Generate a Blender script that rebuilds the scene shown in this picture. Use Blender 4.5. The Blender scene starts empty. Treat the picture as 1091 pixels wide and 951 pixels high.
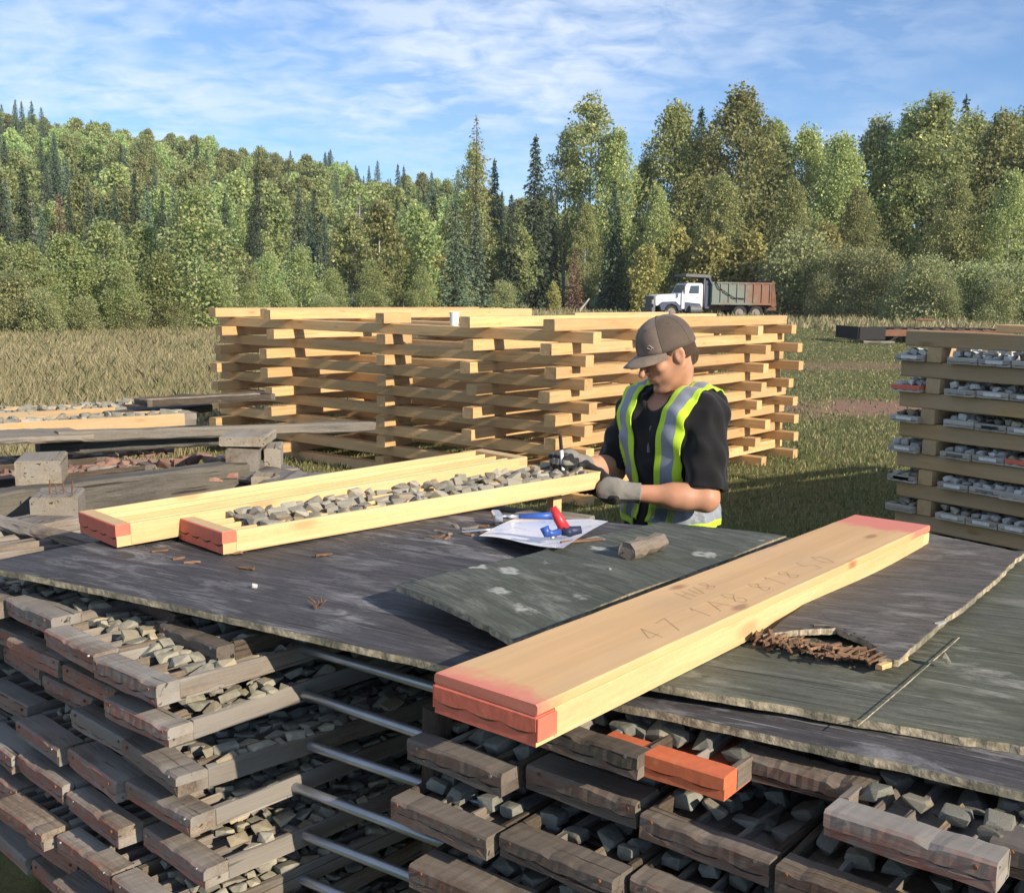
import bpy, bmesh, math, random
import numpy as np
from mathutils import Vector, Matrix, Euler
R = math.radians
sc = bpy.context.scene
col = sc.collection
rnd = random.Random(7)
nr = np.random.RandomState(11)

# ------------------------------------------------------------------ camera
FPX, PITCH, CH = 1160.0, math.atan(165.5/1160.0), 1.8      # focal length in photo pixels, downward tilt, eye height
cam = bpy.data.cameras.new('camera'); camo = bpy.data.objects.new('camera', cam); col.objects.link(camo)
ROLL = R(.84)
camo.location = (0, 0, CH); camo.rotation_euler = (Matrix.Rotation(math.pi/2-PITCH, 3, 'X') @ Matrix.Rotation(ROLL, 3, 'Z')).to_euler()
cam.sensor_width = 36; cam.sensor_fit = 'HORIZONTAL'; cam.lens = 36*FPX/1091; cam.clip_end = 4000; cam.clip_start = .05
sc.camera = camo

def ray(u, v):
    x_ = (u-545.5)/FPX; y_ = -(v-475.5)/FPX; x = x_*math.cos(ROLL)-y_*math.sin(ROLL); y = x_*math.sin(ROLL)+y_*math.cos(ROLL)
    return Vector((x, math.cos(PITCH)+y*math.sin(PITCH), -math.sin(PITCH)+y*math.cos(PITCH)))
def at_z(u, v, z):
    r = ray(u, v); return Vector((0, 0, CH))+r*((z-CH)/r.z)
def at_y(u, v, y):
    r = ray(u, v); return Vector((0, 0, CH))+r*(y/r.y)

# ------------------------------------------------------------------ objects
def tag(o, label=None, cat=None, group=None, kind=None):
    if label: o['label'] = label
    if cat: o['category'] = cat
    if group: o['group'] = group
    if kind: o['kind'] = kind
    return o
def thing(name, label=None, cat=None, loc=(0, 0, 0), rz=0, group=None, rot=None):
    o = bpy.data.objects.new(name, None); col.objects.link(o); o.empty_display_size = .1
    o.location = loc; o.rotation_euler = rot if rot else (0, 0, rz)
    return tag(o, label, cat, group)
def link(name, me, parent=None, loc=(0, 0, 0), rot=(0, 0, 0), scale=None):
    o = bpy.data.objects.new(name, me); col.objects.link(o); o.parent = parent
    o.location = loc; o.rotation_euler = rot
    if scale: o.scale = scale
    return o
KIDS = {}
def kids(o):
    return [c for c in o.children]
def copy_tree(o, parent=None):
    c = o.copy(); col.objects.link(c); c.parent = parent
    for ch in kids(o): copy_tree(ch, c)
    return c
ORD = ['top', 'second', 'third', 'fourth', 'fifth', 'sixth', 'seventh', 'eighth', 'ninth', 'tenth', 'eleventh', 'twelfth']
ORD += ['thirteenth', 'fourteenth', 'fifteenth', 'sixteenth', 'seventeenth', 'eighteenth', 'nineteenth', 'twentieth', 'twenty-first', 'twenty-second', 'twenty-third', 'twenty-fourth']
NTH = ['first']+ORD[1:]

class MB:
    def __init__(s): s.v = []; s.f = []; s.m = []
    def add(s, vs, fs, mi=0):
        b = len(s.v); s.v += [tuple(p) for p in vs]
        for f in fs: s.f.append([b+i for i in f]); s.m.append(mi)
    def box(s, c, size, rot=None, mi=0):
        hx, hy, hz = size[0]/2, size[1]/2, size[2]/2
        vs = [Vector((x, y, z)) for x in (-hx, hx) for y in (-hy, hy) for z in (-hz, hz)]
        if rot is not None:
            M = rot if isinstance(rot, Matrix) else Euler(rot).to_matrix(); vs = [M @ q for q in vs]
        s.add([q+Vector(c) for q in vs], [(0, 1, 3, 2), (4, 6, 7, 5), (0, 4, 5, 1), (2, 3, 7, 6), (0, 2, 6, 4), (1, 5, 7, 3)], mi)
    def rings(s, rings, mi=0, close=True, caps=True):
        n = len(rings[0]); vs = [q for r in rings for q in r]; fs = []
        for i in range(len(rings)-1):
            for j in range(n if close else n-1):
                k = (j+1) % n
                fs.append((i*n+j, i*n+k, (i+1)*n+k, (i+1)*n+j))
        if caps: fs.append(tuple(range(n-1, -1, -1))); fs.append(tuple((len(rings)-1)*n+j for j in range(n)))
        s.add(vs, fs, mi)
    def tube(s, pts, rad, n=8, mi=0, caps=True):
        pts = [Vector(p) for p in pts]; rings = []
        if not hasattr(rad, '__len__'): rad = [rad]*len(pts)
        for i, p in enumerate(pts):
            d = (pts[min(i+1, len(pts)-1)]-pts[max(i-1, 0)]).normalized()
            u = d.cross(Vector((0, 0, 1)));
            if u.length < .05: u = d.cross(Vector((1, 0, 0)))
            u.normalize(); w = d.cross(u)
            rings.append([p+(u*math.cos(a)+w*math.sin(a))*rad[i] for a in [2*math.pi*k/n for k in range(n)]])
        s.rings(rings, mi, True, caps)
    def prism(s, poly, y0, y1, mi=0, axis='y'):
        n = len(poly)
        if axis == 'y': a = [(p[0], y0, p[1]) for p in poly]; b = [(p[0], y1, p[1]) for p in poly]
        elif axis == 'x': a = [(y0, p[0], p[1]) for p in poly]; b = [(y1, p[0], p[1]) for p in poly]
        else: a = [(p[0], p[1], y0) for p in poly]; b = [(p[0], p[1], y1) for p in poly]
        s.add(a+b, [tuple(range(n)), tuple(range(2*n-1, n-1, -1))]+[(i, n+i, n+(i+1) % n, (i+1) % n) for i in range(n)], mi)
    def timber(s, L, W, H, o=(0, 0, 0), c=.004, jit=.001, seg=10, r=rnd, mi=0, chip=0):
        """length along +X from o; worn, slightly uneven edges"""
        rings = []
        for i in range(seg+1):
            x = L*i/seg
            if 0 < i < seg: x += r.uniform(-.2, .2)*L/seg
            cc = [c*(1+r.uniform(0, 1.2)*(jit > 0)+(r.uniform(0, chip)/c if r.random() < .35 else 0)) for _ in range(4)]
            w, h = W/2, H
            P = [(-w+cc[0], 0), (w-cc[1], 0), (w, cc[1]), (w, h-cc[2]), (w-cc[2], h), (-w+cc[3], h), (-w, h-cc[3]), (-w, cc[0])]
            rings.append([Vector((o[0]+x+r.uniform(-1, 1)*jit*(i in (0, seg)), o[1]+a+r.uniform(-1, 1)*jit, o[2]+b+r.uniform(-1, 1)*jit)) for a, b in P])
        s.rings(rings, mi)
    def mesh(s, name, mats, smooth=False, bevel=0, weld=False):
        me = bpy.data.meshes.new(name); me.from_pydata(s.v, [], s.f)
        for m in (mats if isinstance(mats, (list, tuple)) else [mats]): me.materials.append(m)
        me.polygons.foreach_set('material_index', s.m)
        bm = bmesh.new(); bm.from_mesh(me)
        if weld: bmesh.ops.remove_doubles(bm, verts=bm.verts, dist=1e-5)
        bmesh.ops.recalc_face_normals(bm, faces=bm.faces)
        if bevel:
            es = [e for e in bm.edges if len(e.link_faces) == 2 and e.calc_face_angle(0) > .5]
            bmesh.ops.bevel(bm, geom=es, offset=bevel, segments=1, affect='EDGES', clamp_overlap=True)
        bm.to_mesh(me); bm.free()
        if smooth: me.polygons.foreach_set('use_smooth', [True]*len(me.polygons))
        return me
    def build(s, name, mats, parent=None, loc=(0, 0, 0), rot=(0, 0, 0), **k):
        return link(name, s.mesh(name, mats, **k), parent, loc, rot)

def np_mesh(name, V, nper, mats, mi=None, smooth=False):
    """V: (k*nper,3) separate polygons"""
    k = len(V)//nper; me = bpy.data.meshes.new(name)
    me.vertices.add(len(V)); me.vertices.foreach_set('co', np.asarray(V, np.float32).ravel())
    me.loops.add(len(V)); me.loops.foreach_set('vertex_index', np.arange(len(V), dtype=np.int32))
    me.polygons.add(k); me.polygons.foreach_set('loop_start', np.arange(k, dtype=np.int32)*nper)
    me.polygons.foreach_set('loop_total', np.full(k, nper, np.int32))
    for m in (mats if isinstance(mats, (list, tuple)) else [mats]): me.materials.append(m)
    if mi is not None: me.polygons.foreach_set('material_index', np.asarray(mi, np.int32))
    me.update(calc_edges=True); return me
def idx_mesh(name, V, F, mats, smooth=True):
    V = np.asarray(V, np.float32); F = np.asarray(F, np.int32); me = bpy.data.meshes.new(name)
    n = F.shape[1]
    me.vertices.add(len(V)); me.vertices.foreach_set('co', V.ravel())
    me.loops.add(F.size); me.loops.foreach_set('vertex_index', F.ravel())
    me.polygons.add(len(F)); me.polygons.foreach_set('loop_start', np.arange(len(F), dtype=np.int32)*n)
    me.polygons.foreach_set('loop_total', np.full(len(F), n, np.int32))
    for m in (mats if isinstance(mats, (list, tuple)) else [mats]): me.materials.append(m)
    me.polygons.foreach_set('use_smooth', np.full(len(F), smooth))
    me.update(calc_edges=True); me.validate(); return me

# ------------------------------------------------------------------ materials
class NT:
    def __init__(s, name):
        s.mat = bpy.data.materials.new(name); s.mat.use_nodes = True; s.t = s.mat.node_tree
        s.b = s.t.nodes['Principled BSDF']; s.out = s.t.nodes['Material Output']
    def n(s, ty, **k):
        nd = s.t.nodes.new('ShaderNode'+ty)
        for a, b in k.items(): setattr(nd, a, b)
        return nd
    def set(s, sock, v):
        if hasattr(v, 'is_output'): s.t.links.new(v, sock)
        elif isinstance(v, (tuple, list)) and len(v) == 3 and sock.type == 'RGBA': sock.default_value = (*v, 1)
        else: sock.default_value = v
    def coord(s, kind='Object', shift=True, scale=(1, 1, 1)):
        o = s.n('TexCoord').outputs[kind]
        if shift:
            oi = s.n('ObjectInfo').outputs['Random']; mu = s.n('VectorMath', operation='SCALE'); mu.inputs[0].default_value = (17.3, 9.1, 13.7)
            s.set(mu.inputs['Scale'], oi); ad = s.n('VectorMath', operation='ADD'); s.set(ad.inputs[0], o); s.set(ad.inputs[1], mu.outputs[0]); o = ad.outputs[0]
        if scale != (1, 1, 1): o = s.vmul(o, scale)
        return o
    def vmul(s, v, sc_):
        m = s.n('VectorMath', operation='MULTIPLY'); s.set(m.inputs[0], v); m.inputs[1].default_value = sc_; return m.outputs[0]
    def noise(s, v, scale, detail=4, rough=.55, dist=0):
        nd = s.n('TexNoise'); s.set(nd.inputs['Vector'], v); nd.inputs['Scale'].default_value = scale
        nd.inputs['Detail'].default_value = detail; nd.inputs['Roughness'].default_value = rough; nd.inputs['Distortion'].default_value = dist
        return nd.outputs['Fac']
    def voro(s, v, scale, feature='F1', out='Distance', rand=1):
        nd = s.n('TexVoronoi', feature=feature); s.set(nd.inputs['Vector'], v); nd.inputs['Scale'].default_value = scale
        nd.inputs['Randomness'].default_value = rand; return nd.outputs[out]
    def ramp(s, f, stops, interp='LINEAR'):
        nd = s.n('ValToRGB'); cr = nd.color_ramp; cr.interpolation = interp
        while len(cr.elements) < len(stops): cr.elements.new(.5)
        for e, (p, c) in zip(cr.elements, stops):
            e.position = p; e.color = (*c, 1) if hasattr(c, '__len__') else (c, c, c, 1)
        s.set(nd.inputs[0], f); return nd.outputs[0]
    def mix(s, f, a, b, mode='MIX'):
        nd = s.n('Mix', data_type='RGBA', blend_type=mode, clamp_factor=True)
        s.set(nd.inputs[0], f); s.set(nd.inputs[6], a); s.set(nd.inputs[7], b); return nd.outputs[2]
    def math(s, op, a, b=0.0, clamp=False):
        nd = s.n('Math', operation=op, use_clamp=clamp); s.set(nd.inputs[0], a); s.set(nd.inputs[1], b); return nd.outputs[0]
    def rng(s, f, a, b, c=0.0, d=1.0):
        nd = s.n('MapRange'); s.set(nd.inputs[0], f)
        for i, q in enumerate((a, b, c, d)): nd.inputs[i+1].default_value = q
        return nd.outputs[0]
    def rand(s): return s.n('ObjectInfo').outputs['Random']
    def bright(s, c, f):
        nd = s.n('HueSaturation'); s.set(nd.inputs['Color'], c); s.set(nd.inputs['Value'], f); return nd.outputs[0]
    def bump(s, h, st=.3, d=.01):
        nd = s.n('Bump'); s.set(nd.inputs['Height'], h); nd.inputs['Strength'].default_value = st; nd.inputs['Distance'].default_value = d
        s.t.links.new(nd.outputs[0], s.b.inputs['Normal'])
    def done(s, c, rough=.7, spec=.3, metal=0):
        s.set(s.b.inputs['Base Color'], c); s.set(s.b.inputs['Roughness'], rough)
        s.b.inputs['Specular IOR Level'].default_value = spec; s.b.inputs['Metallic'].default_value = metal
        return s.mat

def plain(name, c, rough=.6, spec=.3, metal=0, var=.12, sc_=30, rv=0, bump=0):
    t = NT(name); v = t.coord(); f = t.noise(v, sc_, 4)
    k = t.rng(f, .25, .75, 1-var, 1+var)
    if rv: k = t.math('MULTIPLY', k, t.rng(t.rand(), 0, 1, 1-rv, 1+rv))
    if bump: t.bump(f, bump, .004)
    return t.done(t.bright((*c, 1), k), rough, spec, metal)

def wood(name, c1, c2, dark, rough=.65, rv=.12, knot=.5, bump=.25, streak=.25, grey=None, greyf=0, face=None, facef=0, crack=0, axis='x'):
    t = NT(name); v = t.coord()
    if axis == 'y': q_ = t.n('SeparateXYZ'); t.set(q_.inputs[0], v); q2 = t.n('CombineXYZ'); t.set(q2.inputs[0], q_.outputs[1]); t.set(q2.inputs[1], q_.outputs[0]); t.set(q2.inputs[2], q_.outputs[2]); v = q2.outputs[0]
    g = t.noise(t.vmul(v, (1.6, 30, 30)), 1, 7, .65, .3)
    c = t.mix(t.rng(g, .3, .72), c1, c2)
    fine = t.noise(t.vmul(v, (11, 260, 260)), 1, 5, .7)
    c = t.bright(c, t.rng(fine, .28, .72, 1-streak*1.25, 1+streak*.8)); sp = t.noise(v, 110, 4, .7); c = t.bright(c, t.rng(sp, .3, .7, 1-streak*.6, 1+streak*.4))
    bl = t.noise(t.vmul(v, (2, 6, 6)), 1, 3)
    if grey: c = t.mix(t.math('MULTIPLY', t.rng(bl, .35, .6), greyf), c, grey)
    if knot:
        kd = t.voro(t.vmul(v, (2.6, 9, 9)), 1); kn = t.noise(t.vmul(v, (14, 40, 40)), 1, 2)
        kf = t.math('ADD', kd, t.math('MULTIPLY', kn, .12)); c = t.mix(t.rng(kf, .22, .13, 0, knot), c, dark)
    if crack:
        cr = t.noise(t.vmul(v, (1.6, 60, 60)), 1, 2, .5, .6); c = t.mix(t.math('MULTIPLY', t.rng(cr, .64, .70), crack), c, (dark[0]*.4, dark[1]*.4, dark[2]*.4))
    if face:   # faded paint on the outward face of an end board (local -X / +X)
        nx = t.n('SeparateXYZ'); t.set(nx.inputs[0], t.n('TexCoord').outputs['Normal'])
        ax = t.math('ABSOLUTE', nx.outputs[0])
        pt = t.noise(t.vmul(v, (30, 30, 60)), 1, 4)
        pm = t.math('MULTIPLY', t.rng(ax, .6, .8), t.rng(pt, .28, .62, 0, facef)); pm = t.math('MULTIPLY', pm, t.rng(t.rand(), .1, .5, .25, 1))
        c = t.mix(pm, c, face)
    c = t.bright(c, t.rng(t.rand(), 0, 1, 1-rv, 1+rv))
    if bump: t.bump(t.math('ADD', g, t.math('MULTIPLY', fine, .4)), bump, .004)
    return t.done(c, rough, .25)

M = {}
M['pine'] = wood('fresh_sawn_pine', (.55, .365, .17), (.68, .49, .26), (.30, .15, .06), .6, .10, .45, .15, .10)
M['cribpine'] = wood('sawn_pine_timber', (.49, .295, .12), (.68, .45, .215), (.30, .15, .06), .65, .2, .55, .25, .16, (.46, .34, .22), .3, crack=.35)
M['stackpine'] = wood('aged_pine_beam', (.40, .26, .12), (.52, .36, .19), (.2, .11, .05), .65, .12, .5, .2, .16, (.33, .27, .2), .5)
M['greywood'] = wood('weathered_grey_wood', (.135, .125, .112), (.27, .255, .225), (.08, .07, .06), .8, .18, .6, .6, .35, (.25, .21, .16), .6, crack=.8)
M['greydark'] = wood('dark_grey_knotty_wood', (.055, .052, .047), (.125, .118, .105), (.03, .026, .022), .8, .12, .9, .7, .4, (.15, .13, .10), .35, crack=.8)
M['oldwood'] = wood('weathered_brown_wood', (0.103, 0.082, 0.060), (0.224, 0.174, 0.130), (0.058, 0.041, 0.029), .8, .22, .4, .6, .35, (0.249, 0.237, 0.217), .8, crack=.8)
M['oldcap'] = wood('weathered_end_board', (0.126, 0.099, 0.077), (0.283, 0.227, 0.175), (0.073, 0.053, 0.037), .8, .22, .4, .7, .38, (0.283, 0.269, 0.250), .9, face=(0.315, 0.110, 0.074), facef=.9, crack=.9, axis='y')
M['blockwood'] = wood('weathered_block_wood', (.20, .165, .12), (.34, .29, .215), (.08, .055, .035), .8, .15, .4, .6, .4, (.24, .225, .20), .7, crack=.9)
M['darkcap'] = wood('dark_end_board', (0.081, 0.063, 0.048), (0.163, 0.130, 0.098), (0.030, 0.022, 0.015), .75, .22, .4, .7, .38, (0.178, 0.158, 0.140), .7, face=(0.126, 0.050, 0.032), facef=.6, crack=.9, axis='y')  # darker browns than the weathered end board
M['darkwood'] = wood('dark_brown_wood', (0.048, 0.038, 0.029), (0.112, 0.088, 0.066), (0.016, 0.012, 0.008), .75, .2, .3, .6, .35, crack=.8)  # plain darker browns than the weathered brown wood
M['palecap'] = wood('silvery_end_board', (.36, .34, .31), (.52, .50, .47), (.15, .13, .1), .75, .2, .2, .4, .25, (.34, .28, .2), .5, axis='y')
M['splinter'] = wood('rotten_splinters', (.10, .058, .036), (.30, .18, .105), (.06, .03, .02), .85, .4, 0, .5, .4)

def red_paint(name, c, under, edge=False):
    t = NT(name); v = t.coord()
    g = t.noise(t.vmul(v, (8, 60, 60)), 1, 5); f2 = t.noise(v, 45, 4)
    col_ = t.mix(t.rng(g, .62, .78, 0, .55), c, under)
    col_ = t.bright(col_, t.rng(f2, .2, .8, .85, 1.12)); t.bump(g, .25, .003)
    return t.done(col_, .6, .3)
M['redend'] = red_paint('salmon_red_paint', (.62, .155, .10), (.60, .36, .22))
M['orangeend'] = red_paint('orange_red_paint', (0.544, 0.145, 0.068), (0.425, 0.230, 0.117))
def lid_material():
    t = NT('planed_lid_board'); tc = t.n('TexCoord').outputs['Object']; v = tc
    g = t.noise(t.vmul(v, (.9, 16, 16)), 1, 5, .55, .6); c = t.mix(t.rng(g, .3, .7), (.56, .335, .145), (.66, .43, .205))
    fine = t.noise(t.vmul(v, (3, 150, 150)), 1, 3); c = t.bright(c, t.rng(fine, .2, .8, .93, 1.05))
    kd = t.voro(t.vmul(v, (5, 11, 2)), 1); kn = t.noise(t.vmul(v, (9, 40, 40)), 1, 2)
    c = t.mix(t.rng(t.math('ADD', kd, t.math('MULTIPLY', kn, .14)), .24, .15, 0, .75), c, (.30, .13, .05))
    dirt = t.noise(t.vmul(v, (3, 7, 7)), 1, 3); c = t.mix(t.rng(dirt, .5, .75, 0, .3), c, (.38, .29, .19))
    sx = t.n('SeparateXYZ'); t.set(sx.inputs[0], tc); x = sx.outputs[0]
    nz = t.math('MULTIPLY', t.math('SUBTRACT', t.noise(v, 28, 4), .5), .09)
    a = t.rng(t.math('ADD', x, nz), .055, .01); b = t.rng(t.math('ADD', x, nz), LIDL-.05, LIDL-.01)
    c = t.mix(t.math('MULTIPLY', t.math('MAXIMUM', a, b), .85), c, (.62, .17, .13)); t.bump(fine, .12, .002)
    return t.done(c, .5, .35)
LIDL = 1.545
M['lid'] = lid_material()

def plywood(name, base, light, moss=None, mossf=0, scuff=.5, spots=0, rough=.75, sc_=1.0):
    t = NT(name); v = t.n('TexCoord').outputs['Object']
    g = t.noise(t.vmul(v, (3.5*sc_, 60, 1)), 1, 8, .68, .5); c = t.mix(t.rng(g, .32, .68), tuple(q*.6 for q in base), tuple(q*1.9 for q in base))
    fine = t.noise(t.vmul(v, (26, 330, 1)), 1, 5, .7); c = t.bright(c, t.rng(fine, .25, .75, .65, 1.3)); sp = t.noise(v, 120, 4, .7); c = t.bright(c, t.rng(sp, .3, .7, .8, 1.18))
    if moss: m = t.noise(v, 2.6, 5, .6); c = t.mix(t.rng(m, .38, .62, mossf*.35, mossf), c, t.mix(t.noise(v, 40, 4), moss, tuple(q*.55 for q in moss)))
    w = t.noise(t.vmul(v, (5, 15, 1)), 1, 9, .74, .6); wm = t.rng(w, .50, .70, 0, scuff)
    big = t.noise(v, 1.9, 3); wm = t.math('MULTIPLY', wm, t.rng(big, .36, .60)); c = t.mix(wm, c, light)
    s2 = t.noise(t.vmul(v, (6, 130, 1)), 1, 6, .7, .5); c = t.mix(t.math('MULTIPLY', t.rng(s2, .58, .70, 0, scuff*.75), t.rng(big, .3, .6, .35, 1)), c, light)
    ck = t.noise(t.vmul(v, (1.5, 90, 1)), 1, 2, .5, .4); c = t.mix(t.rng(ck, .66, .71, 0, .8), c, tuple(q*.25 for q in base))
    if spots:
        d = t.voro(t.vmul(v, (6.5, 8.5, 1)), 1); n2 = t.noise(v, 38, 4); d = t.math('ADD', d, t.math('MULTIPLY', t.math('SUBTRACT', n2, .5), .5))
        ring = t.math('MULTIPLY', t.rng(d, .27, .17), t.rng(d, .02, .11)); c = t.mix(t.math('MULTIPLY', ring, spots), c, light)
    st = t.noise(v, 5, 3); c = t.mix(t.rng(st, .58, .72, 0, .5), c, tuple(q*.5 for q in base))
    hgt = t.math('ADD', g, t.math('MULTIPLY', fine, .5)); t.bump(hgt, .35, .004)
    return t.done(c, t.rng(w, .3, .7, rough-.12, rough+.1), .25)
M['plyblack'] = plywood('weathered_black_plywood', (.044, .044, .050), (.34, .34, .35), (.085, .072, .058), .3, 1.0)
M['plygreen'] = plywood('mossy_green_plywood', (0.074, 0.077, 0.066), (0.381, 0.381, 0.330), (0.095, 0.103, 0.055), .6, .75)
M['plyspot'] = plywood('lichen_spotted_plywood', (.068, .074, .066), (.40, .41, .37), (.080, .090, .056), .55, .45, .8)
M['plyrot'] = plywood('rotting_dark_plywood', (.070, .066, .062), (.32, .31, .29), (.13, .10, .065), .35, .9)
def plyedge():
    t = NT('layered_plywood_edge'); v = t.n('TexCoord').outputs['Object']
    n = t.noise(v, 70, 4); c = t.mix(t.rng(n, .35, .65), (.20, .17, .12), (.46, .40, .29)); n2 = t.noise(v, 9, 3)
    c = t.mix(t.rng(n2, .45, .65, 0, .75), c, (.10, .10, .075)); t.bump(n, .6, .006); return t.done(c, .85, .2)
M['plyedge'] = plyedge()
def rock(name, a, b, d, rv=.3):
    t = NT(name); v = t.coord(); n = t.noise(v, 26, 5, .6); c = t.mix(t.rng(n, .3, .7), a, b)
    n2 = t.noise(v, 90, 3); c = t.bright(c, t.rng(n2, .2, .8, .75, 1.2)); rr = t.math('FRACT', t.math('ADD', t.rand(), t.n('NewGeometry').outputs['Random Per Island'])); c = t.mix(t.rng(rr, .72, .95, 0, .55), c, d)
    c = t.bright(c, t.rng(t.math('FRACT', t.math('MULTIPLY', rr, 7.3)), 0, 1, 1-rv, 1+rv)); t.bump(n, .5, .006); return t.done(c, .8, .3)
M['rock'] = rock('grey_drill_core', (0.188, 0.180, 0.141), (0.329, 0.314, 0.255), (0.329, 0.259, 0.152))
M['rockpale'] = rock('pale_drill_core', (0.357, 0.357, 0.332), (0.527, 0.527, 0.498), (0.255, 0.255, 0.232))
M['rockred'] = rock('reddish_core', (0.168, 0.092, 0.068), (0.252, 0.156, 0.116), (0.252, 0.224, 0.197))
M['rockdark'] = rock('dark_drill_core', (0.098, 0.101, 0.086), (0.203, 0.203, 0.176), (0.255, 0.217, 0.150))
M['rocktan'] = rock('beige_drill_core', (.21, .195, .155), (.37, .35, .29), (.34, .25, .15))
M['steel'] = plain('dull_steel', (.34, .36, .39), .35, .5, .75, .2, 12)
M['rust'] = plain('rusty_nail', (.16, .07, .035), .8, .2, 0, .4, 60)
M['white'] = plain('white_plastic', (.78, .78, .77), .5, .4, 0, .04)
M['black'] = plain('black_rubber', (.018, .018, .019), .7, .3, 0, .2)
M['label'] = plain('white_label', (.66, .66, .64), .5, .3, 0, .15, 60)
# ------------------------------------------------------------------ sheets of plywood lying as a table
ZT = 1.12
def sheet(name, corners, th, mat, label, zf=lambda a, b: 0, ragged=.006, nx=90, ny=45, bite=None, grp=None, seed=1):
    """corners: near-left, near-right, far-right, far-left on the table (x,y); zf lifts it as f(s,t)"""
    r = np.random.RandomState(seed)
    A, B, C, D = [np.array(c[:2], float) for c in corners]
    ctr = (A+B+C+D)/4; ex = B-A; ang = math.atan2(ex[1], ex[0]); ca, sa = math.cos(-ang), math.sin(-ang)
    noise = {}
    def rag(k, i):
        if k not in noise:
            n = r.randn(400); n = np.convolve(n, [.2, .3, .3, .2], 'same')+np.convolve(np.repeat(r.randn(40), 10), np.ones(9)/9, 'same')*.7; noise[k] = n*ragged*.30
        return noise[k][i % 400]
    g = np.zeros((nx+1, ny+1, 3))
    for i in range(nx+1):
        for j in range(ny+1):
            s, t = i/nx, j/ny
            if i == 0: s -= abs(rag('l', j))/np.linalg.norm(ex)*-1
            if i == nx: s -= abs(rag('r', j))/np.linalg.norm(ex)
            if j == 0: t += abs(rag('n', i))/max(.2, np.linalg.norm(D-A))
            if j == ny: t -= abs(rag('f', i))/max(.2, np.linalg.norm(D-A))
            if bite and j < ny*.35: t = max(t, bite(s)+(t*.999-j/ny)*0+j*1e-3+rag('b', i*3)*.8) if bite(s) > t else t
            p = (1-s)*(1-t)*A+s*(1-t)*B+s*t*C+(1-s)*t*D
            q = p-ctr; g[i, j] = (q[0]*ca-q[1]*sa, q[0]*sa+q[1]*ca, zf(s, t))
    mb = MB(); n = (nx+1)*(ny+1); top = g.reshape(-1, 3); bot = top-np.array((0, 0, th))
    vs = np.vstack([top, bot]); fs = []; ms = []; I = lambda i, j, k=0: k*n+i*(ny+1)+j
    for i in range(nx):
        for j in range(ny):
            fs.append((I(i, j), I(i+1, j), I(i+1, j+1), I(i, j+1))); ms.append(0)
            fs.append((I(i, j, 1), I(i, j+1, 1), I(i+1, j+1, 1), I(i+1, j, 1))); ms.append(1)
    for i in range(nx):
        fs.append((I(i, 0), I(i, 0, 1), I(i+1, 0, 1), I(i+1, 0))); fs.append((I(i, ny), I(i+1, ny), I(i+1, ny, 1), I(i, ny, 1))); ms += [1, 1]
    for j in range(ny):
        fs.append((I(0, j), I(0, j+1), I(0, j+1, 1), I(0, j, 1))); fs.append((I(nx, j), I(nx, j, 1), I(nx, j+1, 1), I(nx, j+1))); ms += [1, 1]
    me = bpy.data.meshes.new(name); me.from_pydata([tuple(q) for q in vs], [], fs); me.materials.append(mat); me.materials.append(M['plyedge'])
    me.polygons.foreach_set('material_index', ms)
    sm = [m == 0 for m in ms]; me.polygons.foreach_set('use_smooth', sm)
    o = link(name, me, None, (ctr[0], ctr[1], ZT), (0, 0, ang)); tag(o, label, 'plywood sheet', grp); return o
def tz(u, v, dz=0): return at_z(u, v, ZT+dz)
ex = Vector((math.cos(R(-33)), math.sin(R(-33)), 0)); ey = Vector((-ex.y, ex.x, 0))
A = tz(-28, 603)
front = [A, tz(455, 730), tz(800, 806), tz(1250, 866)]
def s1z(s, t): return .010*math.sin(s*7+.5)*.4-.012*max(0, (s-.75)/.25)**2*(1-t)+.004*math.sin(t*9+s*5)
Bc = tz(1180, 856); Ln = (Bc-A).length
fl = A+ey*1.16+ex*.08
S1 = sheet('plywood_sheet', [A, Bc, tz(1300, 606), fl], .014, M['plyblack'], 'large black weathered plywood sheet spread over the tray piles, carrying the two red-ended trays', s1z, .008, 150, 60, seed=3)
S2 = sheet('plywood_sheet', [tz(560, 712, .02), tz(1200, 803, .02), tz(1230, 575, .02), tz(770, 612, .02)], .014, M['plygreen'], 'mossy green plywood sheet at the right with a pale straight split across it',
           lambda s, t: .022-.010*s*(1-t)+.006*math.sin(s*4+1)*(1-t)+.004*max(0, 1-s*3)*(1-t), .008, 120, 60, seed=5)
S3 = sheet('plywood_sheet', [tz(800, 688, .04), tz(958, 706, .04), tz(1092, 592, .04), tz(965, 566, .04)], .012, M['plyrot'], 'narrow dark plywood sheet with a rotten splintered near edge beside the big lidded tray',
           lambda s, t: .044+.004*math.sin(t*8), .012, 60, 70, bite=lambda s: .12*max(0, 1-abs(s-.40)/.46)**.6+.015*(s < .8), seed=9)
S4 = sheet('plywood_sheet', [tz(421, 626, .045), tz(546, 681, .045), tz(838, 573, .04), tz(703, 556, .04)], .012, M['plyspot'], 'dark green lichen spotted plywood piece lying raised on the black sheet behind the lidded tray',
           lambda s, t: .044+.004*math.sin(s*3.1)*(1-t)+.003*math.sin(t*11+s*4)+.006*(1-s)*(1-t), .008, 70, 90, seed=12)
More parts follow.
